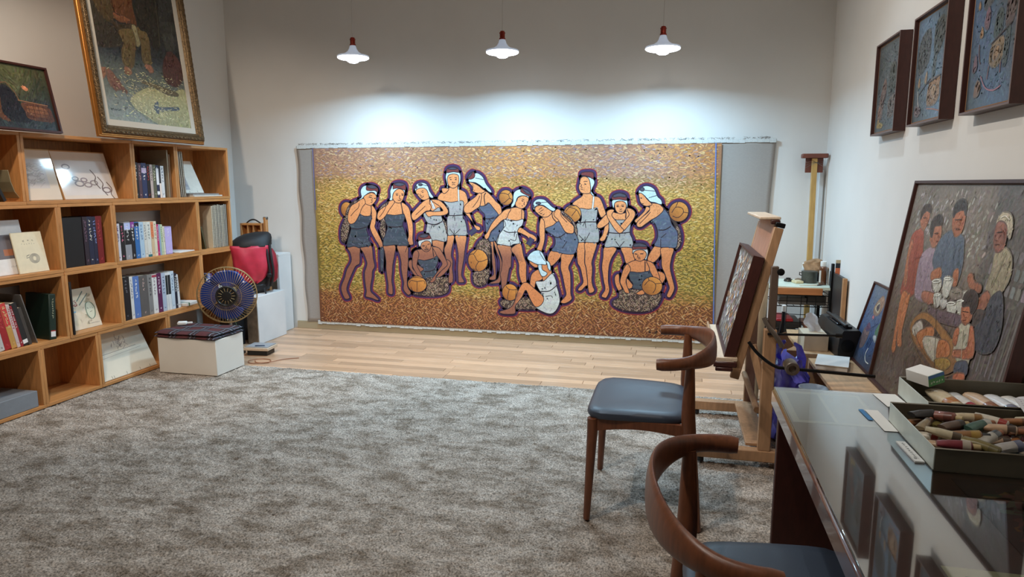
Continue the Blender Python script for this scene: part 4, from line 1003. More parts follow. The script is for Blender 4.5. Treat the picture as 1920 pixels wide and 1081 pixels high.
def big_left():
    w, h = 1.075, 1.42
    t = thing('framed_painting', 'large gilt framed oil of a seated barefoot man standing on the bookshelf', 'painting', (-3.845, 3.945, 1.7685), (R(-5.8), 0, R(90)))
    GOLD = mat('antique_gilt', rgb(104, 84, 58), .42, metal=.6, var=.45, scale=70, bump=.8, bscale=120)
    GOLDS = mat('bright_gilt', rgb(176, 118, 58), .32, metal=.7, var=.1, scale=10)
    frame(t, w, h, .1, .075, GOLDS, 'frame', prof=[(0, .0), (0, -.012), (.006, -.02), (.012, -.02), (.016, -.03), (.024, -.03), (.024, 0)])
    frame(t, w, h, .1, .06, GOLD, 'frame_moulding', prof=[(.022, 0), (.022, -.035), (.03, -.048), (.045, -.052), (.058, -.044), (.064, -.030), (.072, -.032), (.078, -.022), (.086, -.012), (.086, 0)])
    b = MB()                                # carved leaf ornament running round the frame
    for (sx, sz, dx, dz, L_) in ((.03, .04, 1, 0, w - .06), (.03, h - .04, 1, 0, w - .06), (.04, .03, 0, 1, h - .06), (w - .04, .03, 0, 1, h - .06)):
        n = int(L_ / .021)
        for i in range(n):
            cx, cz = sx + dx * (i + .5) * .021, sz + dz * (i + .5) * .021; a = .75 * (1 if i % 2 else -1) + (0 if dx else PI / 2)
            M = Matrix.Translation((cx, -.05, cz)) @ Matrix.Rotation(-a, 4, 'Y')
            b.box(-.011, .011, -.004, .004, -.0035, .0035, .0025, M)
    tag(b.build('carved_ornament', GOLD, t), None, None, kind='stuff')
    MB().box(.03, w - .03, -.008, 0.0, .03, h - .03).build('backing', CARD, t)
    frame(t, w, h, .1, .02, mat('linen_slip', rgb(206, 198, 184), .8), 'mount', prof=[(.08, -.009), (.08, -.016), (.125, -.014), (.125, -.009)])
    A = Art(1.25); x0, x1, z0, z1 = .118, w - .118, .118, h - .118
    def bg(x, z):
        if z < .50: return mix((124, 130, 122), (88, 96, 92), (z - .1) / .4)
        if z < .62: return mix((88, 96, 92), (44, 48, 54), (z - .5) / .12)
        return mix((44, 46, 48), (38, 36, 32), (z - .62) / .4)
    A.grid(x0, x1, z0, z1, 16, 20, bg)
    A.strokes(x0, x1, z0, z1, 1500, .05, .014, .3, lambda x, z: jit(bg(x, z), 9), .8)
    lst = parse(BIG)
    cl = lambda p: (max(x0 + .002, min(x1 - .002, p[0])), max(z0 + .002, min(z1 - .002, p[1])))
    lst = [(k, c, [cl(q) for q in p]) for k, c, p in lst]
    paint_list(A, lst, 1.2, .005, .045, .011, bg, .22)
    A.up()
    for _ in range(420):                    # straw clippings on the ground
        x = random.gauss(.62, .2); z = random.uniform(.16, .5)
        if x0 + .03 < x < x1 - .03: A.dash(x, z, random.uniform(.01, .03), .0035, random.uniform(-.9, .6), jit((196, 192, 150), 22), dy=A.st * random.randrange(4))
    A.y -= 5 * A.st
    A.scribble(.16, .2, 6, .016, (40, 50, 48))
    A.build('oil_picture', OIL, t, loc=(0, -.0105, 0))
big_left()
def small_left():
    w, h = .86, .415
    t = thing('framed_painting', 'dark oil of a fire under a brick stove, left end of the bookshelf top', 'painting', (-3.865, 2.83, 1.7685), (R(-11.5), 0, R(90)))
    frame(t, w, h, .014, .03, DARKWOOD, 'frame', prof=[(0, .012), (0, -.014), (.012, -.014), (.014, -.004), (.014, .012)])
    MB().box(.012, w - .012, .0, .01, .012, h - .012).build('backing', CARD, t)
    A = Art(1.3)
    def bg(x, z):
        c = mix((36, 44, 48), (62, 64, 42), (z - .12) / .25); return mix(c, (88, 92, 62), max(0, 1 - abs(x - .62) / .14) * max(0, min(1, (z - .16) / .1)) * .8)
    A.grid(.013, w - .013, .013, h - .013, 24, 12, bg)
    A.strokes(.02, w - .02, .02, h - .02, 1100, .05, .009, lambda x, z: (2.2 if x < .62 else 1.0) + (z - .2) * 1.5, lambda x, z: jit(bg(x, z), 14), .25)
    paint_list(A, [('p', (24, 24, 32), [(.5, .07), (.49, .2), (.53, .27), (.58, .25), (.62, .16), (.66, .06)]), ('p', (84, 52, 36), [(.635, .175), (.8, .165), (.83, .11), (.82, .07), (.66, .075), (.64, .12)]), ('p', (112, 72, 46), [(.66, .155), (.78, .15), (.79, .1), (.68, .1)]),
      ('p', (94, 62, 44), [(.46, .29), (.5, .27), (.5, .2), (.49, .1), (.53, .055), (.48, .06), (.45, .1), (.44, .2)]), ('p', (196, 130, 96), [(.66, .265), (.68, .28), (.7, .26), (.68, .25)])], 1, .004, .025, .006)
    for q in range(4): A.line([(.65, .165 - q * .024), (.82, .155 - q * .024)], .003, (60, 32, 24))
    for q in range(5): A.line([(.67 + q * .034, .165), (.672 + q * .034, .08)], .003, (60, 32, 24))
    A.line([(.52, .28), (.56, .29), (.6, .24), (.62, .185)], .004, (120, 84, 62)); A.line([(.61, .187), (.81, .172)], .006, (130, 92, 66))
    A.build('oil_picture', OIL, t, loc=(0, -.0005, 0))
small_left()

# ------------------------------------------------------------------ things in the left corner
t = thing('white_plinth', 'low white plinth with a folded plaid blanket on top, beside the bookshelf', 'plinth', (-3.588, 4.512, 0.0145))
MB().box(-.255, .255, -.168, .168, 0, .272, .002).build('body', mat('cream_plinth', rgb(228, 222, 212), .5, var=.02, scale=5), t)
def plaid():
    m = bpy.data.materials.new('plaid_wool'); m.use_nodes = True; N = m.node_tree.nodes; L = m.node_tree.links; B = N['Principled BSDF']; B.inputs['Roughness'].default_value = .9
    T = N.new('ShaderNodeTexCoord'); X = N.new('ShaderNodeSeparateXYZ'); L.new(T.outputs['Object'], X.inputs[0])
    def band(ax, per, lo, hi, off=0):
        a = N.new('ShaderNodeMath'); a.operation = 'ADD'; a.inputs[1].default_value = off + 10; L.new(X.outputs[ax], a.inputs[0])
        b = N.new('ShaderNodeMath'); b.operation = 'FLOORED_MODULO' if False else 'MODULO'; b.inputs[1].default_value = per; L.new(a.outputs[0], b.inputs[0])
        c = N.new('ShaderNodeMath'); c.operation = 'GREATER_THAN'; c.inputs[1].default_value = lo; L.new(b.outputs[0], c.inputs[0])
        d = N.new('ShaderNodeMath'); d.operation = 'LESS_THAN'; d.inputs[1].default_value = hi; L.new(b.outputs[0], d.inputs[0])
        e = N.new('ShaderNodeMath'); e.operation = 'MULTIPLY'; L.new(c.outputs[0], e.inputs[0]); L.new(d.outputs[0], e.inputs[1]); return e.outputs[0]
    cur = None
    def over(cur, fac, col, k):
        mx = N.new('ShaderNodeMix'); mx.data_type = 'RGBA'; s_ = N.new('ShaderNodeMath'); s_.operation = 'MULTIPLY'; s_.inputs[1].default_value = k; L.new(fac, s_.inputs[0]); L.new(s_.outputs[0], mx.inputs[0])
        if cur is None: mx.inputs[6].default_value = (*rgb(84, 40, 42), 1)
        else: L.new(cur, mx.inputs[6])
        mx.inputs[7].default_value = (*col, 1); return mx.outputs[2]
    for ax, per in ((0, .17), (1, .13)):
        cur = over(cur, band(ax, per, .0, per * .45), rgb(26, 30, 34), .7); cur = over(cur, band(ax, per, .02, .026), rgb(150, 156, 170), .8); cur = over(cur, band(ax, per, .055, .06), rgb(120, 130, 150), .7)
    L.new(cur, B.inputs['Base Color']); return m
PLAID = plaid()
t = thing('plaid_blanket', 'folded dark red and black plaid blanket on the low white plinth', 'blanket', (-3.60, 4.515, .285))
for i, (z0, z1, a) in enumerate(((0, .026, 0), (.024, .052, .006))):
    b = MB(); nx, ny = 26, 18; rings_ = []
    for s_ in range(2):
        for j in range(ny + 1):
            for ii in range(nx + 1):
                u, v = ii / nx * 2 - 1, j / ny * 2 - 1; e = 1 - max(abs(u) ** 8, abs(v) ** 8)
                h = (z1 - z0) * .5 * (max(0, e)) ** .4 + .0005
                zc = (z0 + z1) / 2 + (.004 * math.sin(u * 5 + v * 3 + i) + .003 * math.sin(v * 9)) * (1 if i else .0) * e
                rings_.append(((.272 - a) * u + .006 * math.sin(v * 4 + i), (.185 - a) * v + .005 * math.sin(u * 6 + i), zc + (h if s_ else -h)))
    b.v = rings_; N1 = (nx + 1) * (ny + 1)
    fs = [(j * (nx + 1) + q, j * (nx + 1) + q + 1, (j + 1) * (nx + 1) + q + 1, (j + 1) * (nx + 1) + q) for j in range(ny) for q in range(nx)]
    ed = [q for q in range(nx)] 
    allf = [f[::-1] for f in fs] + [tuple(N1 + q for q in f) for f in fs]
    per = [q for q in range(nx + 1)] + [j * (nx + 1) + nx for j in range(1, ny + 1)] + [ny * (nx + 1) + q for q in range(nx - 1, -1, -1)] + [j * (nx + 1) for j in range(ny - 1, 0, -1)]
    allf += [(per[q], per[(q + 1) % len(per)], N1 + per[(q + 1) % len(per)], N1 + per[q]) for q in range(len(per))]
    b.f = [list(f) for f in allf]; b.mi = [0] * len(allf); b.sm = [True] * len(allf)
    b.build('fold', PLAID, t)
t = thing('charger_plug', 'small white charger plug lying on the plaid blanket', 'charger', (-3.80, 4.575, .342), (0, 0, .5))
MB().box(-.035, .035, -.025, .025, 0, .026, .006).build('body', PAPER, t); MB().box(.035, .075, -.008, .008, .006, .02, .003).build('plug', PAPER, t)

def fan():
    t = thing('electric_fan', 'old electric fan with blue blades and gold wire cage behind the plinth', 'fan', (-3.62, 5.0, .001))
    hc = Vector((-.03, -.05, .528)); d = Vector((.50, -.86, -.02)).normalized(); xx = Vector((0, 0, 1)).cross(d).normalized(); zz = d.cross(xx)
    M = Matrix(((xx.x, zz.x, d.x, hc.x), (xx.y, zz.y, d.y, hc.y), (xx.z, zz.z, d.z, hc.z), (0, 0, 0, 1)))     # local z = forward, y = up
    WIRE = mat('gold_wire', rgb(178, 152, 108), .4, metal=.55)
    R0 = .235
    def cage(zf, name, n, rin):
        b = MB()
        for i in range(n):
            a = 2 * PI * i / n; tw = .25
            pts = [(rin, .0), (R0 * .55, .006), (R0 * .85, .0), (R0 * .97, -.02), (R0, -.045)]
            b.tube([M @ Vector((r * math.cos(a + tw * (r / R0)), r * math.sin(a + tw * (r / R0)), zf * (z + .06))) for r, z in pts], .0016, 3, cap=False)
        for r, z, q in ((rin, .0, .003), (R0, -.045, .0035), (R0 * .5, .006, .0015)): b.tube([M @ Vector((r * math.cos(a * PI / 24), r * math.sin(a * PI / 24), zf * (z + .06))) for a in range(48)], q, 6, closed=True)
        b.build(name, WIRE, t)
    cage(1, 'front_guard', 60, .07); cage(-1, 'rear_guard', 40, .05)
    BL = mat('blue_fan_blade', rgb(30, 54, 122), .22, spec=.6)
    for k in range(4):
        b = MB(); a0 = R(78) + k * PI / 2; n = 10; vs = []
        for i in range(n + 1):
            u = i / n; r = .045 + .165 * u; wd = .42 + .86 * math.sin(PI * min(1, u * 1.0) * .62) ** 1.1; wd *= (1 - .55 * max(0, (u - .72) / .28) ** 2)
            for j in range(7):
                v = j / 6 * 2 - 1; a = a0 + v * wd * .72 + .15 * u
                vs.append(M @ Vector((r * math.cos(a), r * math.sin(a), .020 * v * (1 - .3 * u))))
        b.add(vs, [(i * 7 + j, i * 7 + j + 1, (i + 1) * 7 + j + 1, (i + 1) * 7 + j) for i in range(n) for j in range(6)], True)
        o = b.build('blade', BL, t); sl = o.modifiers.new('t', 'SOLIDIFY'); sl.thickness = .003
    MB().lathe([(.001, .045), (.045, .045), (.05, .02), (.05, -.02)], 20, M).build('blade_hub', BLACK, t)
    b = MB(); b.lathe([(.084, .052), (.087, .066), (.078, .073), (.071, .066), (.044, .066), (.038, .073), (.001, .076)], 32, M)
    b.build('hub_badge', mat('bronze_badge', rgb(44, 42, 40), .35, metal=.5), t)
    b = MB()
    for i in range(14):
        a = 2 * PI * i / 14; b.bar(M @ Vector((.03 * math.cos(a), .03 * math.sin(a), .071)), M @ Vector((.070 * math.cos(a), .070 * math.sin(a), .070)), .004, .004)
    b.build('badge_spokes', WIRE, t)
    MB().lathe([(.02, -.06), (.06, -.065), (.065, -.1), (.06, -.15), (.03, -.17)], 20, M).build('motor_housing', mat('cream_fan_body', rgb(190, 176, 140), .4), t)
    q = M @ Vector((0, 0, -.11))
    MB().tube([q, (q.x, q.y, .40), (q.x, q.y, .30)], [.025, .02, .022], 12).build('neck', mat('cream_fan_body', (1, 1, 1)), t)
    MB().tube([(q.x, q.y, .31), (q.x, q.y, .04)], .014, 12).build('pole', STEEL, t)
    MB().lathe([(.11, 0), (.11, .02), (.10, .035), (.03, .05), (.016, .06)], 28, Matrix.Translation((q.x, q.y, 0))).build('base', BLACK, t)
    b = MB(); b.tube(catmull([(q.x, q.y - .02, .4), (q.x + .08, q.y - .05, .30), (q.x + .1, q.y - .03, .18), (q.x + .1, q.y, .01)], 6, False), .003, 6); b.build('power_cord', cmat((90, 120, 90)), t)
fan()
tag(MB().tube(catmull([(-3.36, 4.86, .004), (-3.30, 4.80, .004), (-3.22, 4.82, .004), (-3.24, 4.90, .004), (-3.33, 4.92, .004), (-3.40, 4.84, .007), (-3.33, 4.77, .004), (-3.2, 4.83, .008), (-3.15, 4.95, .004), (-3.05, 5.02, .004)], 6, False), .0032, 6).build('power_cable', cmat((150, 96, 66))), 'thin brown cable coiled on the floorboards by the plinth', 'cable')
t = thing('desk_tray', 'small wooden tray with a grey folder and clip on black feet, right of the plinth', 'tray', (-3.455, 5.09, 0.0), (0, 0, .1))
MB().box(-.11, .11, -.09, .09, .045, .07, .003).build('board', PALEWOOD, t); MB().box(-.1, .1, -.08, .08, .07, .078, .001).build('folder', cmat((150, 152, 156)), t); MB().box(-.09, .09, -.07, .07, 0, .045, .004).build('black_foot', BLACK, t); MB().bar((-.02, -.06, .083), (.06, -.04, .083), .01, .008).build('clip', cmat((40, 60, 90)), t)
tag(MB().box(-.05, .05, -.11, .11, 0, .44, .006).build('speaker_cabinet', mat('matte_black', rgb(16, 16, 18), .6), loc=(-3.86, 5.28, 0)), 'narrow black cabinet standing behind the fan', 'cabinet')
t = thing('white_plinth', 'white box plinth with a mirrored brown end, before the red rucksack', 'plinth', (-3.722, 5.609, 0.001))
MB().box(-.055, .057, -.224, .227, 0, .438, .002).build('body', WHITEB, t); MB().box(-.055, .05, -.2275, -.2245, .002, .43).build('end_panel', mat('worn_brown_end', rgb(140, 126, 110), .25, var=.2, scale=18), t)
t = thing('white_plinth', 'tall hollow white plinth against the back wall beside the rucksack', 'plinth', (-3.86, 5.985, 0.001))
b = MB(); b.box(-.20, .112, -.095, .12, .75, .775, .002); b.box(.082, .112, -.095, .12, 0, .75, .002); b.box(-.20, -.17, -.095, .12, 0, .75, .002); b.build('shell', WHITEB, t)
MB().box(-.17, .082, .02, .035, 0, .75).build('recess_panel', mat('beige_panel', rgb(196, 182, 166), .6), t)
tag(MB().box(-.17, .1, -.17, .05, 0, .47, .006).build('storage_box', cmat((96, 98, 102)), loc=(-3.90, 5.70, 0.001)), 'dark grey box under the red rucksack', 'box')

def soft(prof, sx, sy, n=28, pw=2.6, wob=.0, M=None, b=None, seed=0):
    b = b or MB(); vs = []
    rr = random.Random(seed); ph = [rr.uniform(0, 6) for _ in range(6)]
    for z, k, ox, oy in prof:
        for j in range(n):
            a = 2 * PI * j / n; c, s_ = math.cos(a), math.sin(a)
            q = (abs(c) ** pw + abs(s_) ** pw) ** (-1 / pw); w = 1 + wob * (math.sin(3 * a + ph[0] + z * 25) + .7 * math.sin(5 * a + ph[1] - z * 40))
            vs.append((ox + sx * k * q * c * w, oy + sy * k * q * s_ * w, z))
    m = len(prof); fs = [(i * n + j, i * n + (j + 1) % n, (i + 1) * n + (j + 1) % n, (i + 1) * n + j) for i in range(m - 1) for j in range(n)]
    fs += [tuple(range(n))[::-1], tuple((m - 1) * n + j for j in range(n))]
    if M is not None: vs = [M @ Vector(v) for v in vs]
    return b.add(vs, fs, True)
t = thing('rucksack', 'red and black rucksack resting on the grey box in the corner', 'rucksack', (-3.85, 5.62, .472), (R(3), 0, R(30)))
NYB = mat('black_nylon', rgb(26, 26, 30), .6, var=.2, scale=30, bump=.3); NYR = mat('crimson_nylon', rgb(200, 52, 76), .5, var=.12, scale=14, bump=.35); NYD = mat('dark_red_nylon', rgb(150, 30, 48), .55, var=.15, scale=20, bump=.3)
soft([(0, .75, 0, 0), (.02, .92, 0, 0), (.12, 1.0, 0, 0), (.25, 1.0, 0, .005), (.38, .95, 0, .01), (.44, .85, 0, .02), (.47, .6, 0, .02)], .165, .105, wob=.015).build('main_bag', NYB, t)
soft([(.40, .95, .0, -.01), (.42, 1.05, .0, -.015), (.455, 1.03, .005, -.01), (.485, .92, .02, .0), (.515, .7, .05, .01), (.535, .35, .09, .02)], .17, .115, wob=.035, seed=3).build('lid', NYB, t)
b = MB(); vs = []; nn = 14                                # the bulging front flap, a rounded tongue
for i in range(nn + 1):
    u = i / nn; z = .425 - .35 * u; hw = .165 * (1 - .12 * u) * math.sqrt(max(0.02, 1 - max(0, (u - .45) / .56) ** 2.2)); cx = -.012 + .02 * u
    for j in range(13):
        v = j / 12 * 2 - 1; vs.append((cx + hw * v, -.112 - .045 * (1 - v * v) * math.sin(PI * min(1, .15 + u * .85)) - .006 * math.sin(u * 9 + v * 4) - .004 * math.sin(v * 7 - u * 5), z))
b.add(vs, [(i * 13 + j, i * 13 + j + 1, (i + 1) * 13 + j + 1, (i + 1) * 13 + j) for i in range(nn) for j in range(12)], True)
o = b.build('front_flap', NYR, t); q = o.modifiers.new('t', 'SOLIDIFY'); q.thickness = .012; q.offset = -1
soft([(.07, .6, .17, .0), (.1, .95, .175, 0), (.22, 1.0, .18, 0), (.33, .8, .175, 0), (.38, .4, .165, 0)], .045, .085, n=18, wob=.03, seed=5).build('side_pocket', NYD, t)
for xx_ in (.135, .165): MB().tube(catmull([(xx_, -.09, .43), (xx_ + .01, -.118, .3), (xx_ + .02, -.115, .16), (xx_ - .01, -.09, .04)], 5, False), (.012), 6).build('strap', NYB, t)
MB().box(.13, .17, -.135, -.118, .13, .165, .004).build('buckle', BLACK, t); MB().bar((.1, -.11, .03), (.12, -.13, -.09), .02, .004).build('loose_strap', NYB, t); soft([(.0, .8, 0, 0), (.05, 1, 0, 0), (.09, .7, 0, 0)], .17, .11, seed=7).build('bottom_panel', NYB, t)
t = thing('sketch_box_easel', 'wooden sketch box easel with a black handle behind the rucksack', 'easel', (-3.93, 5.81, 0.001))
b = MB(); b.box(-.13, .1, -.05, .05, .42, .44, .001); b.box(-.13, .1, -.05, .05, 1.06, 1.078, .001); b.box(-.13, -.115, -.05, .05, .44, 1.06, .001); b.box(.085, .1, -.05, .05, .44, 1.06, .001); b.box(-.115, .085, .03, .05, .44, 1.06); b.build('box', PINEV, t)
b = MB(); b.box(-.06, -.045, -.045, .0, .44, 1.06, .001); b.box(.0, .015, -.045, .0, .44, 1.06, .001); b.box(-.115, .085, -.045, .0, .95, .965, .001); b.build('divider', PINEV, t)
for x in (-.11, .06): MB().bar((x, 0, 0), (x, 0, .42), .022, .022).build('leg', PINEV, t)
MB().bar((.145, -.03, 0), (.135, -.03, 1.135), .036, .028).build('mast', PINEV, t); MB().box(.117, .153, -.046, -.012, 1.115, 1.14, .002).build('mast_cap', STEEL, t)
MB().tube(catmull([(-.09, 0, 1.078), (-.05, 0, 1.105), (.0, 0, 1.11), (.06, 0, 1.078)], 5, False), .007, 8).build('handle', BLACK, t)

# ------------------------------------------------------------------ elbow chairs
def chair(label, loc, rz):
    t = thing('elbow_chair', label, 'chair', loc, (0, 0, rz), 'wooden elbow chairs with black seats')
    # cushion
    b = MB(); vs = []; n = 40; prof = [(.445, .93), (.448, .985), (.462, 1.0), (.476, .985), (.486, .93), (.490, .8), (.491, .5), (.488, .2)]
    for z, k in prof:
        for j in range(n):
            a = 2 * PI * j / n; c, s_ = math.cos(a), math.sin(a); q = (abs(c) ** 6 + abs(s_) ** 6) ** (-1 / 6)
            x = .222 * q * c; y = (.285 - .03 * (x + .222) / .444) * q * s_
            vs.append((x * k, y * k, z + (-.012 * math.cos(y * k * 5) * (1 if z > .47 else .4)) + .006 - .02 * max(0, x * k) ))
    m = len(prof); b.add(vs, [(i * n + j, i * n + (j + 1) % n, (i + 1) * n + (j + 1) % n, (i + 1) * n + j) for i in range(m - 1) for j in range(n)] + [tuple(range(n))[::-1], tuple((m - 1) * n + j for j in range(n))], True)
    b.build('seat', LEATHER, t)
    for sy in (-1, 1):                      # arched side rails, then front and back
        b = MB(); vs = []; nn = 12
        for i in range(nn + 1):
            u = i / nn; x = -.185 + .40 * u; zb = .395 + .022 * math.sin(PI * u); 
            for yy_ in (-.011, .011):
                for z in (zb, .452): vs.append((x, sy * (.248 + .012 * u) + yy_, z))
        fs = []
        for i in range(nn):
            p, q = i * 4, i * 4 + 4; fs += [(p, p + 1, q + 1, q), (p + 2, q + 2, q + 3, p + 3), (p + 1, p + 3, q + 3, q + 1), (p, q, q + 2, p + 2)]
        fs += [(0, 2, 3, 1), (nn * 4, nn * 4 + 1, nn * 4 + 3, nn * 4 + 2)]
        b.add(vs, fs).build('side_rail', OAK, t)
    MB().box(-.197, -.175, -.245, .245, .39, .452, .003).build('front_rail', OAK, t); MB().box(.19, .212, -.25, .25, .40, .446, .003).build('back_rail', OAK, t)
    for sy in (-1, 1):
        MB().tube([(-.205, sy * .272, .0), (-.195, sy * .258, .24), (-.188, sy * .25, .40), (-.188, sy * .25, .450)], [.0145, .0195, .0235, .0235], 12).build('leg', OAK, t)
        MB().tube(catmull([(.262, sy * .272, .0), (.238, sy * .268, .22), (.215, sy * .268, .40), (.205, sy * .272, .50), (.205, sy * .285, .62), (.205, sy * .296, .715)], 3, False), [.0135, .0145, .0165, .019, .0215, .024, .0265, .0285, .029, .0285, .027, .025, .023, .021, .019, .018][:16], 12).build('leg', OAK, t)
    pts, rs = [], []
    for i in range(41):
        th = (i / 40 * 2 - 1); a = th * R(96)
        e = abs(th); k = max(0, 1 - e / .8); hh = .0255 + .034 * (k * k * (3 - 2 * k)); tk = .012 + .011 * e ** 2
        if e > .985: hh *= .86; tk *= .8
        x = .31 - .205 * (1 - abs(math.cos(a)) ** .9 * (1 if math.cos(a) > 0 else -1)); pts.append((x - .02 * max(0, e - .75) , .338 * math.sin(a), .722 + .012 * (1 - e ** 2))); rs.append((tk, hh))
    MB().tube(pts, rs, 16).build('back_rest', OAK, t)
    return t
chair('walnut elbow chair standing sideways on the carpet, its whole black seat in view', (-.13, 3.05, .0145), 0)
chair('walnut elbow chair pushed up to the glass desk, seen from above in front', (.272, 1.56, .0145), R(182))

# ------------------------------------------------------------------ studio easel with the abstract relief
def easel():
    t = thing('studio_easel', 'paint worn wooden studio easel standing between chair and desk', 'easel', (0, 0, .0145))
    for y, x0, x1 in ((3.55, .14, .60), (4.33, .14, .62)):
        fb = MB().box(x0, x1, y - .03, y + .03, .03, .088, .004).build('foot_beam', EASEL, t)
        for x in (.165, .58): MB().lathe([(.001, 0), (.018, .002), (.018, .022), (.001, .03)], 12, Matrix.Translation((x, y, 0))).build('caster', BLACK, fb)
    MB().box(.39, .50, 3.585, 4.30, .088, .106, .003).build('cross_board', EASEL, t)
    MB().tube([(.44, 3.6, .28), (.44, 4.31, .28)], .017, 10).build('round_stretcher', EASEL, t)
    for y in (3.55, 4.33):
        MB().bar((.475, y, .088), (.475, y, .72), .06, .045, up=(0, 1, 0)).build('upright', EASEL, t)
    MB().bar((.48, 3.55, .70), (.48, 3.55, 1.035), .036, .03, up=(0, 1, 0)).build('upright_slide', mat('dark_easel_rail', rgb(92, 76, 66), .5), t)
    MB().bar((.48, 4.33, .70), (.48, 4.33, 1.0), .036, .03, up=(0, 1, 0)).build('upright_slide', mat('dark_easel_rail', (0, 0, 0)), t)
    # leaning mast: line x = a + s*z
    X = lambda z: .305 + (z - .5) * .226
    up = (0, 1, 0)
    MB().bar((X(.62) + .016, 3.95, .62), (X(1.255) + .016, 3.95, 1.255), .62, .018, up=(1, 0, 0)).build('mast_board', EASELPINK, t)
    for y in (3.61, 4.29): MB().bar((X(.44) + .028, y, .44), (X(1.22) + .028, y, 1.22), .045, .03, up=up).build('mast_rail', EASEL, t)
    for y in (3.61, 4.29): MB().bar((X(1.22) + .03, y, 1.222), (X(1.245) + .03, y, 1.245), .047, .032, up=up).build('rail_cap', BLACKM, t)
    MB().bar((X(1.26) - .02, 3.63, 1.266), (X(1.26) - .02, 4.27, 1.266), .10, .014, up=(0, 0, 1)).build('top_ledge', PALEWOOD, t)
    MB().box(X(1.25) - .015, X(1.25) + .03, 3.625, 3.66, 1.236, 1.258, .004).build('top_grip', DARKWOOD, t)
    MB().bar((X(.50) - .03, 3.56, .548), (X(.50) - .03, 4.42, .548), .105, .02, up=(0, 0, 1)).build('tray', PALEWOOD, t)
    MB().bar((X(.50) - .09, 3.56, .551), (X(.50) - .09, 4.42, .551), .012, .05, up=(0, 0, 1)).build('tray_lip', EASEL, t)
    b = MB(); b.box(X(.5) - .095, X(.5) + .02, 3.545, 3.56, .51, .538, .004); b.box(X(.5) - .085, X(.5) + .0, 3.54, 3.56, .49, .51, .004); b.build('tray_bracket', DARKWOOD, t)
    b = MB(); b.tube(catmull([(.37, 3.50, .66), (.42, 3.49, .60), (.50, 3.49, .545), (.58, 3.5, .535), (.96, 3.52, .515)], 6, False), .0085, 8); b.build('tilt_rod', BLACKM, t)
    b = MB(); b.tube([(.46, 3.52, .70), (.80, 3.56, .70)], .006, 8); b.tube([(.78, 3.56, .70), (.81, 3.56, .70)], .011, 8); b.build('upper_rod', BLACKM, t)
    b = MB(); b.lathe([(.03, -.045), (.034, -.04), (.034, .04), (.03, .045), (.018, .046), (.017, .03)], 16, Matrix.Translation((.575, 3.5, .545)) @ Matrix.Rotation(R(90), 4, 'X') @ Matrix.Rotation(R(0), 4, 'Y')); b.build('tilt_knob', mat('aged_steel', rgb(120, 110, 100), .4, metal=.7), t)
    b = MB(); b.tube(catmull([(.44, 3.53, .78), (.46, 3.52, .74), (.50, 3.51, .69), (.53, 3.51, .64)], 5, False), [.012] * 16, 10); b.build('height_lever', mat('aged_steel', (0, 0, 0)), t)
    b = MB(); b.lathe([(.014, 0), (.018, .004), (.018, .01), (.014, .012)], 12, Matrix.Translation((.505, 3.53, 1.01)) @ Matrix.Rotation(R(90), 4, 'X')); b.build('bolt', BLACKM, t)
    MB().bar((X(.62) + .07, 3.62, .62), (.46, 3.575, .40), .02, .04).build('brace', EASEL, t)
    # the picture on it
    h, w = .538, .80
    p = thing('relief_painting', 'abstract silvery brushwork in a deep dark frame standing on the easel', 'painting', (X(.565) - .054, 4.375, .572), (R(-12.7), 0, R(-90)))
    frame(p, w, h, .012, .05, DARKWOOD, 'frame', prof=[(0, .05), (0, -.004), (.010, -.004), (.012, .006), (.012, .05)])
    MB().box(.01, w - .01, .012, .04, .01, h - .01).build('stretcher', CARD, p)
    A = Art(1.3, 4e-5)
    A.grid(.011, w - .011, .011, h - .011, 10, 8, lambda x, z: jit((84, 80, 74), 10))
    PAL = [(120, 118, 114), (150, 146, 140), (88, 84, 78), (176, 174, 172), (128, 104, 84), (104, 110, 122), (64, 60, 58)]
    A.strokes(.03, w - .03, .03, h - .03, 1500, .09, .012, lambda x, z: 1.35 + .5 * math.sin(x * 14 + z * 7), lambda x, z: jit(random.choice(PAL), 14), .3, 14)
    for _ in range(70):
        x = random.uniform(.06, w - .06); z = random.uniform(.05, h - .05); c = random.choice([(214, 214, 210), (190, 200, 214), (176, 136, 96), (160, 120, 90), (150, 120, 130), (226, 222, 214)])
        s_ = random.uniform(.7, 1.2); f = random.choice((-1, 1)); A.line([(q.x, q.y) for q in catmull([(x - .03 * s_ * f, z + .012 * s_), (x, z - .012 * s_), (x + .03 * s_ * f, z + .02 * s_)], 4, False)], .014 * s_, c)
    A.build('thick_paint', OIL, p, loc=(0, .0115, 0))
easel()

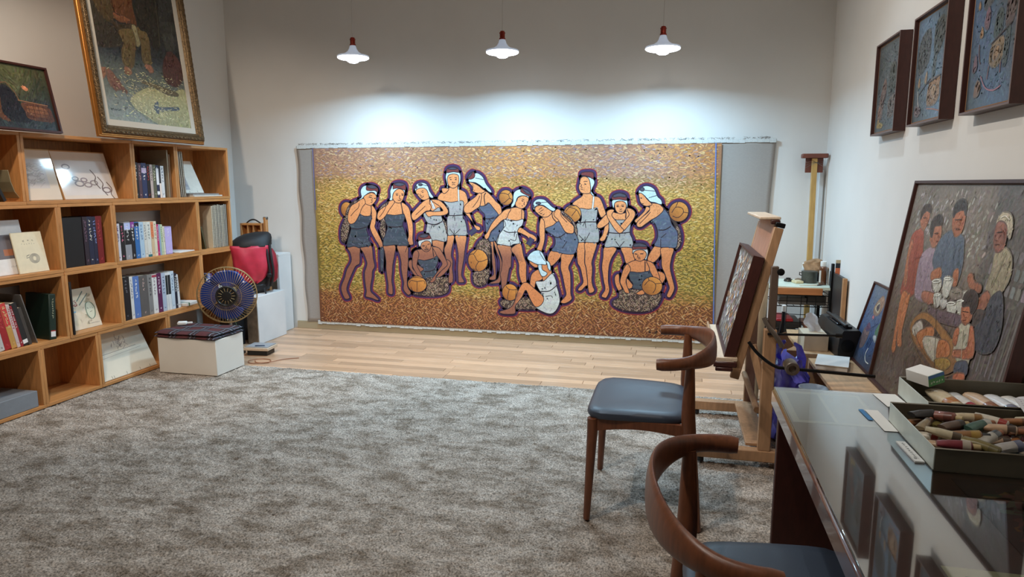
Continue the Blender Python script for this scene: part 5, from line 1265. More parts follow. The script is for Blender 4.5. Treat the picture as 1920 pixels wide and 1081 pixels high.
# ------------------------------------------------------------------ right wall: three small pictures
def wall_picture(label, y0, w, h, z, kind):
    t = thing('framed_painting', label, 'painting', (1.118, y0, z), (0, 0, R(-90)), 'three dark framed stove pictures on the right wall')
    frame(t, w, h, .012, .05, DARKWOOD, 'frame', prof=[(0, .06), (0, .0), (.009, .0), (.012, .008), (.012, .06)])
    frame(t, w, h, .01, .01, mat('frame_face', rgb(112, 92, 88), .5), 'frame_face', prof=[(.0003, 0), (.0003, -.0008), (.0085, -.0008), (.0085, 0)])
    MB().box(.01, w - .01, .018, .05, .01, h - .01).build('stretcher', CARD, t)
    A = Art(1.0, 4e-5)
    base = [(98, 106, 110), (106, 130, 154), (78, 100, 128)][kind]
    def bg(x, z): return mix(base, (70, 74, 74), .5 + .5 * math.sin(x * 9 + z * 5 + kind))
    A.grid(.018, w - .018, .018, h - .018, 8, 10, bg)
    A.strokes(.03, w - .03, .03, h - .03, 700, .035, .007, .5, lambda x, z: jit(bg(x, z), 16), .9, 8)
    Q = lambda pts: [(.02 + u * (w - .04), .02 + v * (h - .04)) for u, v in pts]
    if kind == 0: L_ = [('p', (122, 84, 68), Q([(.1, .2), (.2, .42), (.35, .6), (.45, .5), (.35, .3), (.3, .15), (.12, .14)])), ('p', (150, 96, 70), Q([(.1, .22), (.18, .3), (.28, .24), (.2, .16)])), ('p', (110, 90, 78), Q([(.58, .2), (.6, .34), (.85, .38), (.9, .26), (.85, .16), (.62, .14)])), ('p', (84, 84, 76), Q([(.55, .4), (.6, .7), (.8, .72), (.85, .44)])), ('p', (188, 148, 60), Q([(.1, .06), (.2, .1), (.4, .07), (.3, .04)])), ('p', (190, 140, 60), Q([(.12, .12), (.2, .14), (.18, .1)])), ('l', (60, 50, 50), Q([(.55, .385), (.92, .4)])), ('l', (80, 60, 56), Q([(.3, .3), (.45, .45), (.42, .35)]))]
    elif kind == 1: L_ = [('p', (86, 84, 80), Q([(.12, .48), (.1, .78), (.42, .86), (.44, .56)])), ('p', (78, 78, 70), Q([(.6, .62), (.58, .84), (.75, .93), (.92, .84), (.85, .7), (.72, .6)])), ('p', (90, 96, 92), Q([(.58, .36), (.62, .64), (.68, .64), (.66, .36)])), ('p', (170, 118, 70), Q([(.48, .2), (.52, .33), (.6, .36), (.85, .37), (.84, .3), (.86, .2), (.76, .13), (.54, .13)])), ('p', (190, 140, 90), Q([(.6, .24), (.66, .3), (.76, .26), (.7, .18)])), ('p', (196, 140, 80), Q([(.14, .36), (.18, .42), (.2, .34)])), ('p', (196, 150, 100), Q([(.36, .38), (.42, .46), (.42, .36)])), ('p', (130, 96, 92), Q([(.08, .08), (.14, .14), (.3, .1), (.2, .05)])), ('l', (56, 52, 58), Q([(.46, .34), (.88, .38)])), ('l', (64, 56, 60), Q([(.2, .26), (.3, .3), (.55, .38)])), ('l', (200, 196, 190), Q([(.16, .3), (.18, .2), (.22, .14)])), ('l', (150, 110, 100), Q([(.5, .1), (.7, .08), (.9, .05)]))]
    else: L_ = [('p', (92, 86, 78), Q([(.22, .8), (.26, .97), (.44, .98), (.46, .84), (.3, .76)])), ('p', (62, 58, 54), Q([(.72, .9), (.76, .97), (.84, .94), (.82, .88)])), ('p', (104, 78, 70), Q([(.74, .56), (.72, .7), (.78, .9), (.88, .88), (.9, .7), (.84, .56)])), ('p', (70, 80, 72), Q([(.5, .52), (.54, .68), (.64, .68), (.64, .52)])), ('p', (150, 116, 72), Q([(.46, .32), (.48, .44), (.7, .48), (.72, .34), (.6, .28)])), ('p', (176, 130, 80), Q([(.52, .34), (.55, .42), (.64, .42), (.62, .34)])), ('p', (70, 76, 72), Q([(.74, .3), (.76, .52), (.82, .52), (.8, .28)])), ('p', (200, 130, 60), Q([(.1, .8), (.12, .84), (.14, .79)])), ('p', (204, 140, 70), Q([(.2, .56), (.23, .62), (.26, .56)])), ('p', (140, 96, 100), Q([(.28, .64), (.33, .76), (.38, .7), (.36, .6)])), ('p', (130, 84, 90), Q([(.1, .3), (.14, .42), (.18, .32)])), ('p', (150, 100, 60), Q([(.18, .1), (.22, .2), (.3, .18), (.28, .1)])), ('l', (150, 104, 120), Q([(.3, .24), (.42, .14), (.6, .1), (.75, .12)])), ('l', (60, 50, 50), Q([(.46, .46), (.85, .56)])), ('l', (120, 80, 84), Q([(.46, .3), (.44, .2)])), ('l', (120, 80, 84), Q([(.7, .3), (.7, .22)])), ('l', (96, 70, 70), Q([(.2, .5), (.22, .4), (.26, .34)]))]
    paint_list(A, L_, 2.0, .006, .028, .007, bg, .32)
    A.build('thick_paint', OIL, t, loc=(0, .0175, 0))
wall_picture('first of three framed stove pictures on the right wall, farthest and greyest', 4.60, .45, .522, 1.733, 0)
wall_picture('second of three framed stove pictures on the right wall, pale blue with a fat pot', 3.925, .45, .522, 1.735, 1)
wall_picture('third of three framed stove pictures on the right wall, nearest and darkest blue', 3.25, .45, .525, 1.728, 2)

FAM = """p140,60,45 180,808 246,812 312,700 300,661 334,519 152,485 140,603 106,709 114,779
p165,95,65 148,733 140,663 194,551 177,534 139,583 113,680 120,750
p170,100,60 170,483 206,273 219,215 262,221 233,299 247,461 247,500
p175,105,65 234,458 245,312 274,258 332,262 292,322 286,468 274,504
p160,95,70 174,894 246,906 285,871 265,823 230,816 170,860
p45,35,32 163,889 181,923 256,930 291,899 233,906 194,885 178,861
p140,120,135 368,733 456,733 514,579 591,537 515,507 374,502 325,551 300,680
p165,100,75 350,833 435,852 476,810 459,764 410,746 356,788
p42,36,36 337,814 337,869 421,891 458,853 383,839 380,789
p70,85,105 587,831 713,815 747,777 781,692 760,615 652,599 513,650 456,697 490,789
p165,95,65 570,906 661,926 692,879 683,829 631,813 577,855
p36,32,34 570,889 548,939 616,966 669,947 686,903 652,926 588,911
p160,95,65 485,637 562,665 595,634 530,608 491,611
p160,95,65 716,667 755,680 774,625 738,616
p150,90,70 440,540 558,550 591,520 518,503 446,513
p185,185,175 522,602 606,618 619,581 572,565
p190,190,180 642,632 724,639 727,602 718,567 666,563
p185,185,175 576,548 649,560 655,518 612,506
p170,170,165 654,539 721,546 720,521 688,513
p190,190,180 734,536 822,551 827,512 778,498
p185,185,175 826,560 892,580 902,534 861,522
p180,180,170 850,600 900,612 905,590 875,577
p125,115,105 733,586 784,610 847,604 850,585 792,567 747,572
p85,70,80 548,495 623,490 907,511 891,476 715,456 581,465
p150,140,115 1039,781 1104,802 1166,773 1189,707 1161,653 1124,611 1040,642 1045,716
p140,85,65 1045,635 1087,620 1055,562 997,544 1003,591
p185,175,150 984,887 1005,921 1065,923 1104,894 1114,838 1053,891 1021,892
p135,80,65 989,880 1021,892 1068,877 1089,829 1079,793 1035,788 999,822
p150,90,65 863,670 893,682 928,655 993,650 998,628 945,627 895,635
p58,62,72 1101,622 1165,647 1224,545 1215,458 1139,425 1064,436 1038,506 1085,568
p60,52,50 1001,552 1089,561 1023,503
p130,90,50 399,374 452,431 549,459 725,441 970,382 992,349 914,287 802,264 616,294 465,322
p60,48,42 435,381 546,427 761,390 738,324 555,343
p170,165,155 429,370 504,414 549,387 511,351 459,349
p165,100,60 505,359 640,415 682,389 604,345 605,309 533,319
p170,165,150 593,360 765,382 791,312 736,294 621,322
p160,95,55 756,380 844,392 881,352 810,317 767,315
p140,110,50 758,295 864,331 913,319 854,283
p165,160,140 908,479 991,497 1036,453 1060,359 997,342 911,384
p165,95,65 1001,495 1039,476 1081,395 963,365 918,357 916,377 1012,405 1013,447
p165,95,65 879,449 884,410 919,402 909,463
p165,95,65 888,555 958,564 990,527 956,493 912,504
p40,32,32 888,555 881,597 931,621 991,611 1006,572 981,541 947,566
p60,68,82 962,336 1048,363 1065,322 978,297
p165,90,60 974,296 1050,317 1056,292 983,274
l30,25,25 220,868 262,872
l30,25,25 407,805 455,813
l30,25,25 599,878 668,884
l30,25,25 636,838 673,845
l30,25,25 902,534 955,540
l30,25,25 1013,852 1056,859
l60,50,45 580,553 654,479 788,252
l95,75,50 393,363 562,280 816,243 998,311
l205,205,196 524,600 541,609 583,617 612,616 591,606 549,599 524,600
l205,205,196 643,630 670,638 711,641 720,638 687,630 649,627
l205,205,196 579,548 612,558 645,560 624,551 585,545
l205,205,196 736,536 772,549 818,551 789,540 747,533
l205,205,196 827,562 853,571 890,574 865,565
l120,116,108 543,601 571,608 601,611
l120,116,108 747,538 776,546 808,548
l110,60,40 269,863 288,859 275,854
l110,60,40 273,842 299,843
l110,60,40 445,805 469,798 454,793
l110,60,40 439,776 470,777
l110,60,40 638,880 660,865 643,859
l110,60,40 622,843 661,847
l110,60,40 915,528 925,518
l110,60,40 924,502 950,509
l90,50,42 1005,844 1009,826 1026,824
l90,50,42 1019,809 1052,813
l90,50,42 1035,868 1070,849 1082,814
l60,72,90 610,828 644,793 680,721 721,626
l60,72,90 571,804 567,743 568,674
l60,72,90 703,798 729,726 744,687
l105,40,36 196,785 235,673 299,528
l105,40,36 222,672 328,697
l105,90,108 445,714 422,638 422,565
l105,90,108 319,673 374,577
l120,112,90 1116,782 1104,724 1082,656
l120,112,90 1163,766 1162,703
l150,140,120 951,472 973,422 1004,360
l120,115,105 753,593 796,592 830,601
l80,62,46 459,367 578,312 799,268
l200,196,186 1013,907 1046,915 1084,903
l44,48,56 1160,603 1150,515 1132,437
l44,48,56 1081,575 1077,499"""
def family():
    w, h = 1.37, 1.045
    t = thing('framed_painting', 'large framed oil of a family around a cradle, leaning on the right wall', 'painting', (1.016, 3.858, .4315), (R(-8.05), 0, R(-90)))
    frame(t, w, h, .02, .045, DARKWOOD, 'frame', prof=[(0, .045), (0, -.002), (.013, -.002), (.017, .006), (.017, .045)])
    MB().box(.015, w - .015, .014, .04, .015, h - .015).build('stretcher', CARD, t)
    A = Art(1.45, 3e-5)
    def bg(x, z):
        c = mix((70, 58, 50), (112, 104, 96), (z - .25) / .5)
        n = .5 + .5 * math.sin(x * 17 + 3 * math.sin(z * 11)); c = mix(c, (88, 80, 72), n * .4)
        if x > .93: c = mix(c, (72, 70, 70), .6)
        return c
    A.grid(.018, w - .018, .018, h - .018, 24, 18, bg)
    A.strokes(.04, w - .04, .03, h - .03, 2400, .05, .012, .9, lambda x, z: jit(bg(x, z), 12), .6, 10)
    for _ in range(110):
        x = random.uniform(.1, .95); z = random.uniform(.75, 1.0); A.dash(x, z, .03, .012, random.gauss(1.0, .5), jit((140, 136, 132), 14), dy=A.st)
    A.up()
    for i in range(9): A.line([(1.02 + i * .035, .35), (1.04 + i * .035, .6)], .012, jit((98, 94, 92), 8))
    for i in range(8):
        for j in range(3): A.dash(1.03 + i * .04, .66 + j * .06, .03, .04, 0, jit((106, 104, 104), 12), dy=A.st)
    cl = lambda p: (max(.024, min(w - .024, p[0])), max(.024, min(h - .024, p[1])))
    paint_list(A, [(k, c, [cl(q) for q in p]) for k, c, p in parse(FAM)], 1.3, .0032, .026, .007, bg, .22)
    A.build('oil_picture', OIL, t, loc=(0, .0125, 0))
family()
def blue():
    w, h = .485, .468
    t = thing('framed_painting', 'small blue framed still life leaning behind the large family picture', 'painting', (1.03, 4.365, .4315), (R(-14.5), 0, R(-90)))
    frame(t, w, h, .02, .02, DARKWOOD, 'frame', prof=[(0, .02), (0, -.004), (.009, -.004), (.012, .004), (.012, .02)])
    MB().box(.01, w - .01, .008, .016, .01, h - .01).build('stretcher', CARD, t)
    A = Art(1.45, 3e-5)
    def bg(x, z): return mix((52, 72, 104), (92, 100, 110), max(0, (z - .25) / .25) + .1 * math.sin(x * 12)) if z > .12 else mix((58, 60, 70), (52, 72, 104), z / .12)
    A.grid(.012, w - .012, .012, h - .012, 8, 8, bg); A.strokes(.03, w - .03, .03, h - .03, 500, .04, .01, .6, lambda x, z: jit(bg(x, z), 9), .8)
    paint_list(A, [('p', (150, 110, 80), [(.14, .34), (.21, .41), (.28, .38), (.25, .31), (.17, .30)]), ('p', (206, 180, 130), [(.16, .33), (.2, .37), (.24, .32)]), ('p', (60, 44, 44), [(.18, .34), (.21, .36), (.22, .33)]), ('p', (116, 84, 70), [(.1, .13), (.11, .2), (.2, .21), (.2, .12), (.14, .09)]), ('p', (90, 50, 70), [(.13, .2), (.15, .24), (.21, .21)]), ('p', (70, 110, 70), [(.3, .22), (.34, .28), (.4, .24), (.36, .19)]), ('p', (190, 190, 180), [(.3, .19), (.34, .2), (.36, .17)]), ('p', (190, 90, 90), [(.17, .28), (.19, .29), (.2, .275)])], 2, .004, .018, .005, bg, .3)
    for q in range(3): A.line([(.235 + q * .025, .12), (.255 + q * .025, .18)], .006, (36, 50, 84))
    A.line([(q.x, q.y) for q in catmull([(.29, .12), (.28, .08), (.32, .05), (.38, .05)], 4, False)], .006, (200, 200, 190)); A.line([(.16, .19), (.3, .27)], .004, (44, 60, 90))
    A.build('oil_picture', OIL, t, loc=(0, .0065, 0))
blue()

# ------------------------------------------------------------------ desk and what lies on it
t = thing('desk', 'mahogany desk with a glass covered top along the right wall', 'desk', (0, 0, .0145))
MB().box(.345, 1.165, .45, 2.455, .672, .729, .006).build('top', DESK, t)
MB().box(.362, 1.15, 2.385, 2.415, .0, .672, .003).build('end_panel', DARKWOOD, t); MB().box(.362, 1.15, .5, .53, .0, .672, .003).build('end_panel', DARKWOOD, t)
MB().box(1.05, 1.07, .53, 2.385, .05, .672).build('modesty_panel', DARKWOOD, t)
GL = bpy.data.materials.new('desk_glass'); GL.use_nodes = True; B_ = GL.node_tree.nodes['Principled BSDF']; B_.inputs['Transmission Weight'].default_value = 1; B_.inputs['Roughness'].default_value = .02; B_.inputs['IOR'].default_value = 2.25; B_.inputs['Base Color'].default_value = (.93, .97, .95, 1)
MB().box(.350, 1.16, .455, 2.45, .7325, .7385, .0015).build('glass_sheet', GL, t)
DZ = .7388 + .0145
def flat_art(name, label, cat, x0, x1, y0, y1, z, art, rz=0, th=.0008, c=(220, 220, 215)):
    t = thing(name, label, cat, ((x0 + x1) / 2, (y0 + y1) / 2, z), (0, 0, R(rz))); w, h = x1 - x0, y1 - y0
    MB().box(-w / 2, w / 2, -h / 2, h / 2, 0, th).build('sheet', cmat(c), t)
    if art: art.build('print', PRINT, t, loc=(-w / 2, -h / 2, th + .0003), rot=(R(-90), 0, 0))
    return t
GZ = .7293 + .0145
A = Art(1.2); A.poly([(.004, .004), (.25, .004), (.25, .32), (.004, .32)], (216, 216, 206)); A.poly([(.02, .02), (.12, .02), (.12, .3), (.02, .3)], (176, 178, 176)); A.poly([(.13, .02), (.24, .02), (.24, .3), (.13, .3)], (196, 200, 198))
flat_art('drawing_sheet', 'pale sheets with drawings under the far end of the desk glass', 'drawing', .36, .615, 2.095, 2.425, GZ, A)
def dark_print(label, x0, x1, y0, y1, pal, rz=0, bg=(60, 40, 36), n=260, border=None):
    w, h = x1 - x0, y1 - y0; A = Art(1.4)
    if border: A.poly([(0, 0), (w, 0), (w, h), (0, h)], border)
    m = .03 if border else .003
    A.poly([(m, m), (w - m, m), (w - m, h - m), (m, h - m)], bg)
    A.strokes(m + .02, w - m - .02, m + .01, h - m - .01, n, .07, .02, .3, lambda x, z: jit(random.choice(pal), 14), .7)
    flat_art('art_print', label, 'print', x0, x1, y0, y1, GZ, A, rz, c=border or bg)
dark_print('dark red and green print under the desk glass below the paint tray', .665, 1.10, 1.35, 1.76, [(80, 50, 40), (110, 60, 50), (60, 80, 50), (70, 40, 36), (130, 90, 50)], bg=(58, 36, 34))
dark_print('green and yellow bordered print under the near part of the desk glass', .50, 1.0, .85, 1.33, [(90, 110, 60), (150, 140, 70), (60, 80, 60), (120, 130, 110)], bg=(80, 96, 70), border=(206, 200, 160))
# paint trays
TRAYM = mat('grey_green_tin', rgb(94, 88, 74), .42, metal=.2, var=.1, scale=12, spec=.6)
def tray(label, x0, x1, y0, y1, h):
    t = thing('paint_tray', label, 'tray', (x0, y0, DZ), (0, 0, 0)); w, d = x1 - x0, y1 - y0; k = .003
    MB().box(0, w, 0, d, 0, .003).build('bottom', TRAYM, t)
    MB().box(0, k, 0, d, .003, h, .0008).build('side_wall', mat('pale_tin', rgb(196, 204, 196), .4, metal=.1, var=.06, scale=20), t); MB().box(w - k, w, 0, d, .003, h, .0008).build('side_wall', TRAYM, t)
    MB().box(k, w - k, 0, k, .003, h, .0008).build('front_wall', TRAYM, t); MB().box(k, w - k, d - k, d, .003, h, .0008).build('back_wall', TRAYM, t)
    MB().bar((0, -.001, h), (w, -.001, h), .006, .004).build('rolled_rim', TRAYM, t); MB().bar((0, d, h), (w, d, h), .006, .004).build('rolled_rim', TRAYM, t)
    return t
tray('front grey metal tray full of used paint tubes on the desk', .634, 1.14, 1.79, 2.155, .058)
tray('rear grey metal tray with a row of white paint tubes on the desk', .74, 1.15, 2.17, 2.445, .062)
def tube_of_paint(loc, L_, r, rz, body, cap, band, label, grp, tilt=0):
    t = thing('paint_tube', label, 'paint tube', loc, (R(tilt), 0, rz), grp); n = 16; vs = []; rr = random.Random(sum(map(ord, label)) % 999)
    secs = [(0, 1.15, .45), (.1, 1.2, .55), (.35, 1.1, .85), (.7, 1, 1), (.93, 1, 1), (.97, .8, .8), (1, .45, .45)]
    for u, kx, kz in secs:
        for j in range(n):
            a = 2 * PI * j / n; w = 1 + rr.uniform(-.06, .06); vs.append((r * kx * math.cos(a) * w, L_ * (u - .5), r + r * kz * math.sin(a) * w * (.98)))
    b = MB(); m = len(secs); fs = [(i * n + j, i * n + (j + 1) % n, (i + 1) * n + (j + 1) % n, (i + 1) * n + j) for i in range(m - 1) for j in range(n)]; 
    ks = []
    b.v = vs
    for i in range(m - 1):
        for j in range(n): b.f.append([i * n + j, i * n + (j + 1) % n, (i + 1) * n + (j + 1) % n, (i + 1) * n + j]); b.mi.append(1 if i == 3 else 0); b.sm.append(True)
    b.f += [list(range(n))[::-1], [(m - 1) * n + j for j in range(n)]]; b.mi += [0, 0]; b.sm += [False, False]
    b.build('tube', [mat('tube_%d_%d_%d' % body, rgb(*body), .32, var=.16, scale=45, coat=.3), mat('tube_%d_%d_%d' % band, rgb(*band), .32, var=.16, scale=45, coat=.3)], t)
    MB().lathe([(r * .5, 0), (r * .55, .002), (r * .5, .016), (r * .3, .018)], 12, Matrix.Translation((0, L_ / 2, r)) @ Matrix.Rotation(R(-90), 4, 'X')).build('cap', cmat(cap), t)
ORD = ['first', 'second', 'third', 'fourth', 'fifth', 'sixth', 'seventh', 'eighth']
for i, (x, b_, bn, c, r, nm) in enumerate([(.835, (206, 190, 160), (170, 110, 50), (200, 160, 90), .026, 'smeared cream paint tube with ochre stain'), (.888, (212, 210, 206), (150, 36, 44), (214, 212, 206), .02, 'white paint tube with a red label'), (.94, (200, 170, 140), (140, 90, 60), (120, 80, 50), .023, 'brown smeared paint tube'),
   (.995, (218, 218, 220), (120, 122, 140), (220, 220, 220), .021, 'clean white paint tube with a blue grey mark'), (1.043, (216, 212, 206), (206, 120, 60), (220, 220, 220), .02, 'white paint tube with an orange stripe'), (1.09, (214, 214, 216), (180, 182, 186), (220, 220, 220), .021, 'plain white paint tube at the right end')]):
    tube_of_paint((x, 2.305, DZ + .004), .19, r, PI, b_, c, bn, nm + ' in the rear tray', 'paint tubes in the rear tray', 0)
COLS = [((190, 172, 140), (140, 104, 62), 'cream and brown'), ((140, 122, 92), (90, 74, 58), 'khaki'), ((166, 162, 152), (70, 76, 80), 'silver grey'), ((118, 44, 54), (170, 160, 146), 'crimson banded'), ((134, 80, 66), (104, 60, 50), 'dull coral'), ((112, 76, 56), (84, 58, 44), 'rust brown'), ((140, 102, 66), (160, 130, 66), 'tan and amber'), ((190, 160, 132), (76, 62, 54), 'peach'), ((36, 32, 32), (24, 22, 22), 'black'), ((62, 92, 80), (176, 176, 168), 'green banded'), ((190, 180, 152), (84, 72, 58), 'bone coloured'), ((166, 162, 158), (88, 94, 120), 'steel and blue'), ((150, 102, 66), (110, 76, 54), 'burnt orange'), ((88, 68, 54), (56, 48, 42), 'umber'), ((200, 192, 176), (150, 56, 48), 'white and red'), ((120, 108, 62), (96, 88, 50), 'olive ochre')]
rt = random.Random(5); spots = []
for lay, nx_, ny_ in ((0, 8, 5), (1, 7, 4)):
    for i in range(nx_):
        for j in range(ny_):
            u, v = (i + .5) / nx_, (j + .5) / ny_
            x = .662 + .41 * u + rt.uniform(-.012, .012); y = 1.815 + .315 * v + rt.uniform(-.01, .01)
            if x > .86 and y < 1.94: continue
            spots.append((min(x, 1.06), min(max(y, 1.85), 2.10), rt.uniform(.3, 2.3), lay, i, j))
for n_, (x, y, a, lay, i, j) in enumerate(spots):
    b_, bn, nm = COLS[(n_ * 7 + lay * 3) % 16]; r = rt.uniform(.0105, .0165)
    col_ = ORD[i] + ' from the left'; rw = ('front', 'second', 'middle', 'fourth', 'back')[j] if lay == 0 else ('front', 'second', 'third', 'back')[j]
    tube_of_paint((x, y, DZ + (.009 if lay == 0 else .034)), rt.uniform(.07, .095), r, -a, b_, rt.choice([(30, 30, 32), (200, 196, 188), (140, 88, 60), (176, 156, 112)]), bn, '%s tube, %s, %s row, %s layer of front tray' % (nm, col_, rw, ('bottom', 'top')[lay]), 'paint tubes in the front tray', rt.uniform(-9, 9) if lay else 0)
# flattened rag like tube with red and black lettering
t = thing('flattened_tube', 'large flattened white paint tube with red and black lettering in the front tray', 'paint tube', (.985, 1.865, DZ + .035), (R(4), R(-6), R(-28)))
b = MB(); vs = []
for i in range(9):
    for j in range(7): u, v = i / 8 - .5, j / 6 - .5; vs.append((u * .26, v * .10, .008 * math.cos(u * 5) + .006 * math.sin(v * 9 + u * 6)))
b.add(vs, [(i * 7 + j, i * 7 + j + 1, (i + 1) * 7 + j + 1, (i + 1) * 7 + j) for i in range(8) for j in range(6)], True); o = b.build('tube', mat('creased_foil_white', rgb(214, 200, 176), .35, var=.08, scale=30), t); q = o.modifiers.new('t', 'SOLIDIFY'); q.thickness = .006; q.offset = -1
A = Art(1.2); A.poly([(-.02, .015), (.11, .012), (.11, .032), (-.02, .035)], (160, 36, 40)); A.scribble(-.05, -.005, 5, .022, (40, 34, 34), dx=.026, w=.005); A.poly([(-.09, -.042), (.0, -.046), (.0, -.026), (-.09, -.022)], (26, 24, 24)); A.scribble(-.08, -.034, 6, .012, (214, 200, 176), dx=.013)
A.build('lettering', PRINT, t, loc=(0, 0, .0155), rot=(R(-90), 0, 0))
tag(MB().tube([(-.07, 0, .014), (-.03, .002, .016), (.03, -.002, .015), (.06, 0, .013)], [(.016, .012), (.014, .013), (.016, .012), (.013, .009)], 10).build('rolled_rag', mat('bone_rag', rgb(206, 192, 150), .8, var=.15, scale=40, bump=.4), loc=(1.06, 1.985, DZ + .03), rot=(0, 0, -.5)), 'rolled bone coloured rag at the right of the front tray', 'rag')
A = Art(1.2); A.poly([(.001, .001), (.179, .001), (.179, .139), (.001, .139)], (190, 188, 190)); 
for r_ in range(7): A.scribble(.012, .125 - r_ * .018, 14, .008, (70, 70, 76), dx=.012)
o = flat_art('printed_leaflet', 'printed paper leaflet lying across the right of both trays', 'leaflet', .97, 1.15, 2.08, 2.22, DZ + .066, A, -12, c=(200, 200, 200)); o.rotation_euler = (R(2), R(3), R(-12))
t = thing('medicine_box', 'small white carton with a green and blue end on the rear tray edge', 'box', (.805, 2.405, DZ + .0635), (R(0), R(-12), R(28)))
MB().box(-.03, .03, -.045, .045, 0, .038, .001).build('carton', PAPER, t); MB().box(-.0302, .0302, -.0462, -.045, 0.001, .037).build('green_end', cmat((70, 140, 80)), t); MB().box(-.0304, .0304, -.0468, -.0462, .026, .037).build('blue_stripe', cmat((60, 110, 170)), t)
A = Art(1.2); A.scribble(-.02, .012, 5, .008, (222, 226, 222), dx=.01); A.build('lettering', PRINT, t, loc=(0, -.0470, 0))
A = Art(1.2); A.poly([(0, 0), (.05, 0), (.05, .14), (0, .14)], (206, 170, 120)); A.poly([(.0, .0), (.05, 0), (.05, .05), (0, .05)], (170, 50, 46)); A.strokes(.004, .046, .01, .13, 30, .03, .008, .6, lambda x, z: jit(random.choice([(200, 120, 60), (170, 60, 50), (220, 200, 150)]), 14))
flat_art('art_postcard', 'bright printed card standing inside the left end of the rear tray', 'card', .752, .802, 2.20, 2.34, DZ + .008, A, 8).rotation_euler = (R(6), R(-16), R(10))
sheet('white_card', 'white card lying between desk edge and rear tray', 'card', .665, .737, 2.30, 2.44, DZ, .0012, PAPER, 4)
sheet('white_card', 'white card under the left wall of the front tray', 'card', .595, .633, 2.06, 2.25, DZ, .0008, PAPER, 2)
sheet('bookmark', 'blue bookmark lying on the desk glass left of the trays', 'bookmark', .576, .590, 2.15, 2.25, DZ, .0012, cmat((50, 120, 176)), 3)
A = Art(1.2); A.scribble(.008, .02, 1, .01, K_); 
for i in range(9): A.scribble(.012, .02 + i * .013, 1, .009, (70, 70, 74))
t = flat_art('label_strip', 'long white name strip leaning beside the front tray', 'label', .606, .629, 1.835, 1.975, DZ, A, 2, th=.004, c=(222, 222, 220))

# ------------------------------------------------------------------ behind the desk: low cabinets, tissues, radio, rack
CAB = mat('cabinet_beech', rgb(196, 160, 122), .45, var=.14, scale=7, stretch=(7, 1, 7))
def cabinet(label, x0, x1, y0, y1, z1, shelf=None):
    t = thing('low_cabinet', label, 'cabinet', (x0, y0, .0), (0, 0, 0)); w, d = x1 - x0, y1 - y0
    MB().box(0, w, 0, d, z1 - .022, z1, .002).build('top', CAB, t); MB().box(.01, w, 0, d, .03, .05, .001).build('bottom', CAB, t)
    for y in (0, d - .02): MB().box(.0, w, y, y + .02, 0.0145, z1 - .022, .001).build('side_panel', CAB, t)
    MB().box(w - .015, w, .02, d - .02, .04, z1 - .022).build('back_panel', DARKWOOD, t)
    return t
cabinet('long low beech cabinet along the right wall beyond the desk', .79, 1.16, 2.50, 4.245, .43)
cabinet('second low beech cabinet carrying the tissue box and radio', .775, 1.16, 4.36, 5.08, .43)
t = thing('paper_stack', 'stack of white paper lying on the long low cabinet', 'papers', (.885, 4.09, .4306), (0, 0, R(-14)))
MB().box(-.075, .085, -.12, .13, 0, .028, .001).build('sheets', PAPER, t); MB().box(-.08, .09, -.13, .125, .0282, .031, .0005).build('top_sheets', PAPER, t)
t = thing('tissue_box', 'beige tissue box with a raised white tissue, on the second cabinet', 'tissue box', (.868, 4.53, .4306))
MB().box(-.075, .065, -.10, .12, 0, .10, .002).build('carton', mat('beige_carton', rgb(206, 190, 166), .6, var=.05, scale=20), t)
b = MB(); vs = []
for i in range(8):
    u = i / 7
    for j in range(6): v = j / 5 - .5; vs.append((.0 + v * (.05 + .04 * math.sin(u * 3.0)) - .03 * u + .008 * math.sin(u * 9), .02 + .02 * math.sin(v * 8 + u * 4) * (1 - u * .5), .098 + .125 * u - .03 * abs(v) * u))
b.add(vs, [(i * 6 + j, i * 6 + j + 1, (i + 1) * 6 + j + 1, (i + 1) * 6 + j) for i in range(7) for j in range(5)], True).build('tissue', mat('tissue_paper', rgb(226, 228, 234), .9), t)
t = thing('radio', 'black portable radio cassette player behind the blue picture', 'radio', (1.018, 4.53, .4306), (0, 0, R(2)))
b = MB(); prof = [(-.07, 0), (-.072, .05), (-.066, .13), (-.045, .165), (.04, .17), (.064, .14), (.068, 0)]
b.prism(prof, .55, Matrix(((1, 0, 0, 0), (0, 0, 1, -.25), (0, 1, 0, 0), (0, 0, 0, 1)))); b.build('body', BLACK, t)
MB().bar((-.02, -.2, .186), (-.02, .25, .186), .02, .014).build('handle', BLACK, t); MB().box(-.04, .03, -.08, .12, .168, .176, .002).build('deck_lid', mat('dark_gloss', rgb(36, 36, 40), .15), t)
for yk in (-.17, -.12): MB().lathe([(.02, 0), (.02, .008), (.016, .01)], 14, Matrix.Translation((.0, yk, .17))).build('dial', BLACKM, t)
MB().lathe([(.035, 0), (.038, .004), (.02, .006)], 18, Matrix.Translation((-.02, -.2505, .075)) @ Matrix.Rotation(R(90), 4, 'X')).build('speaker_cone', BLACKM, t)
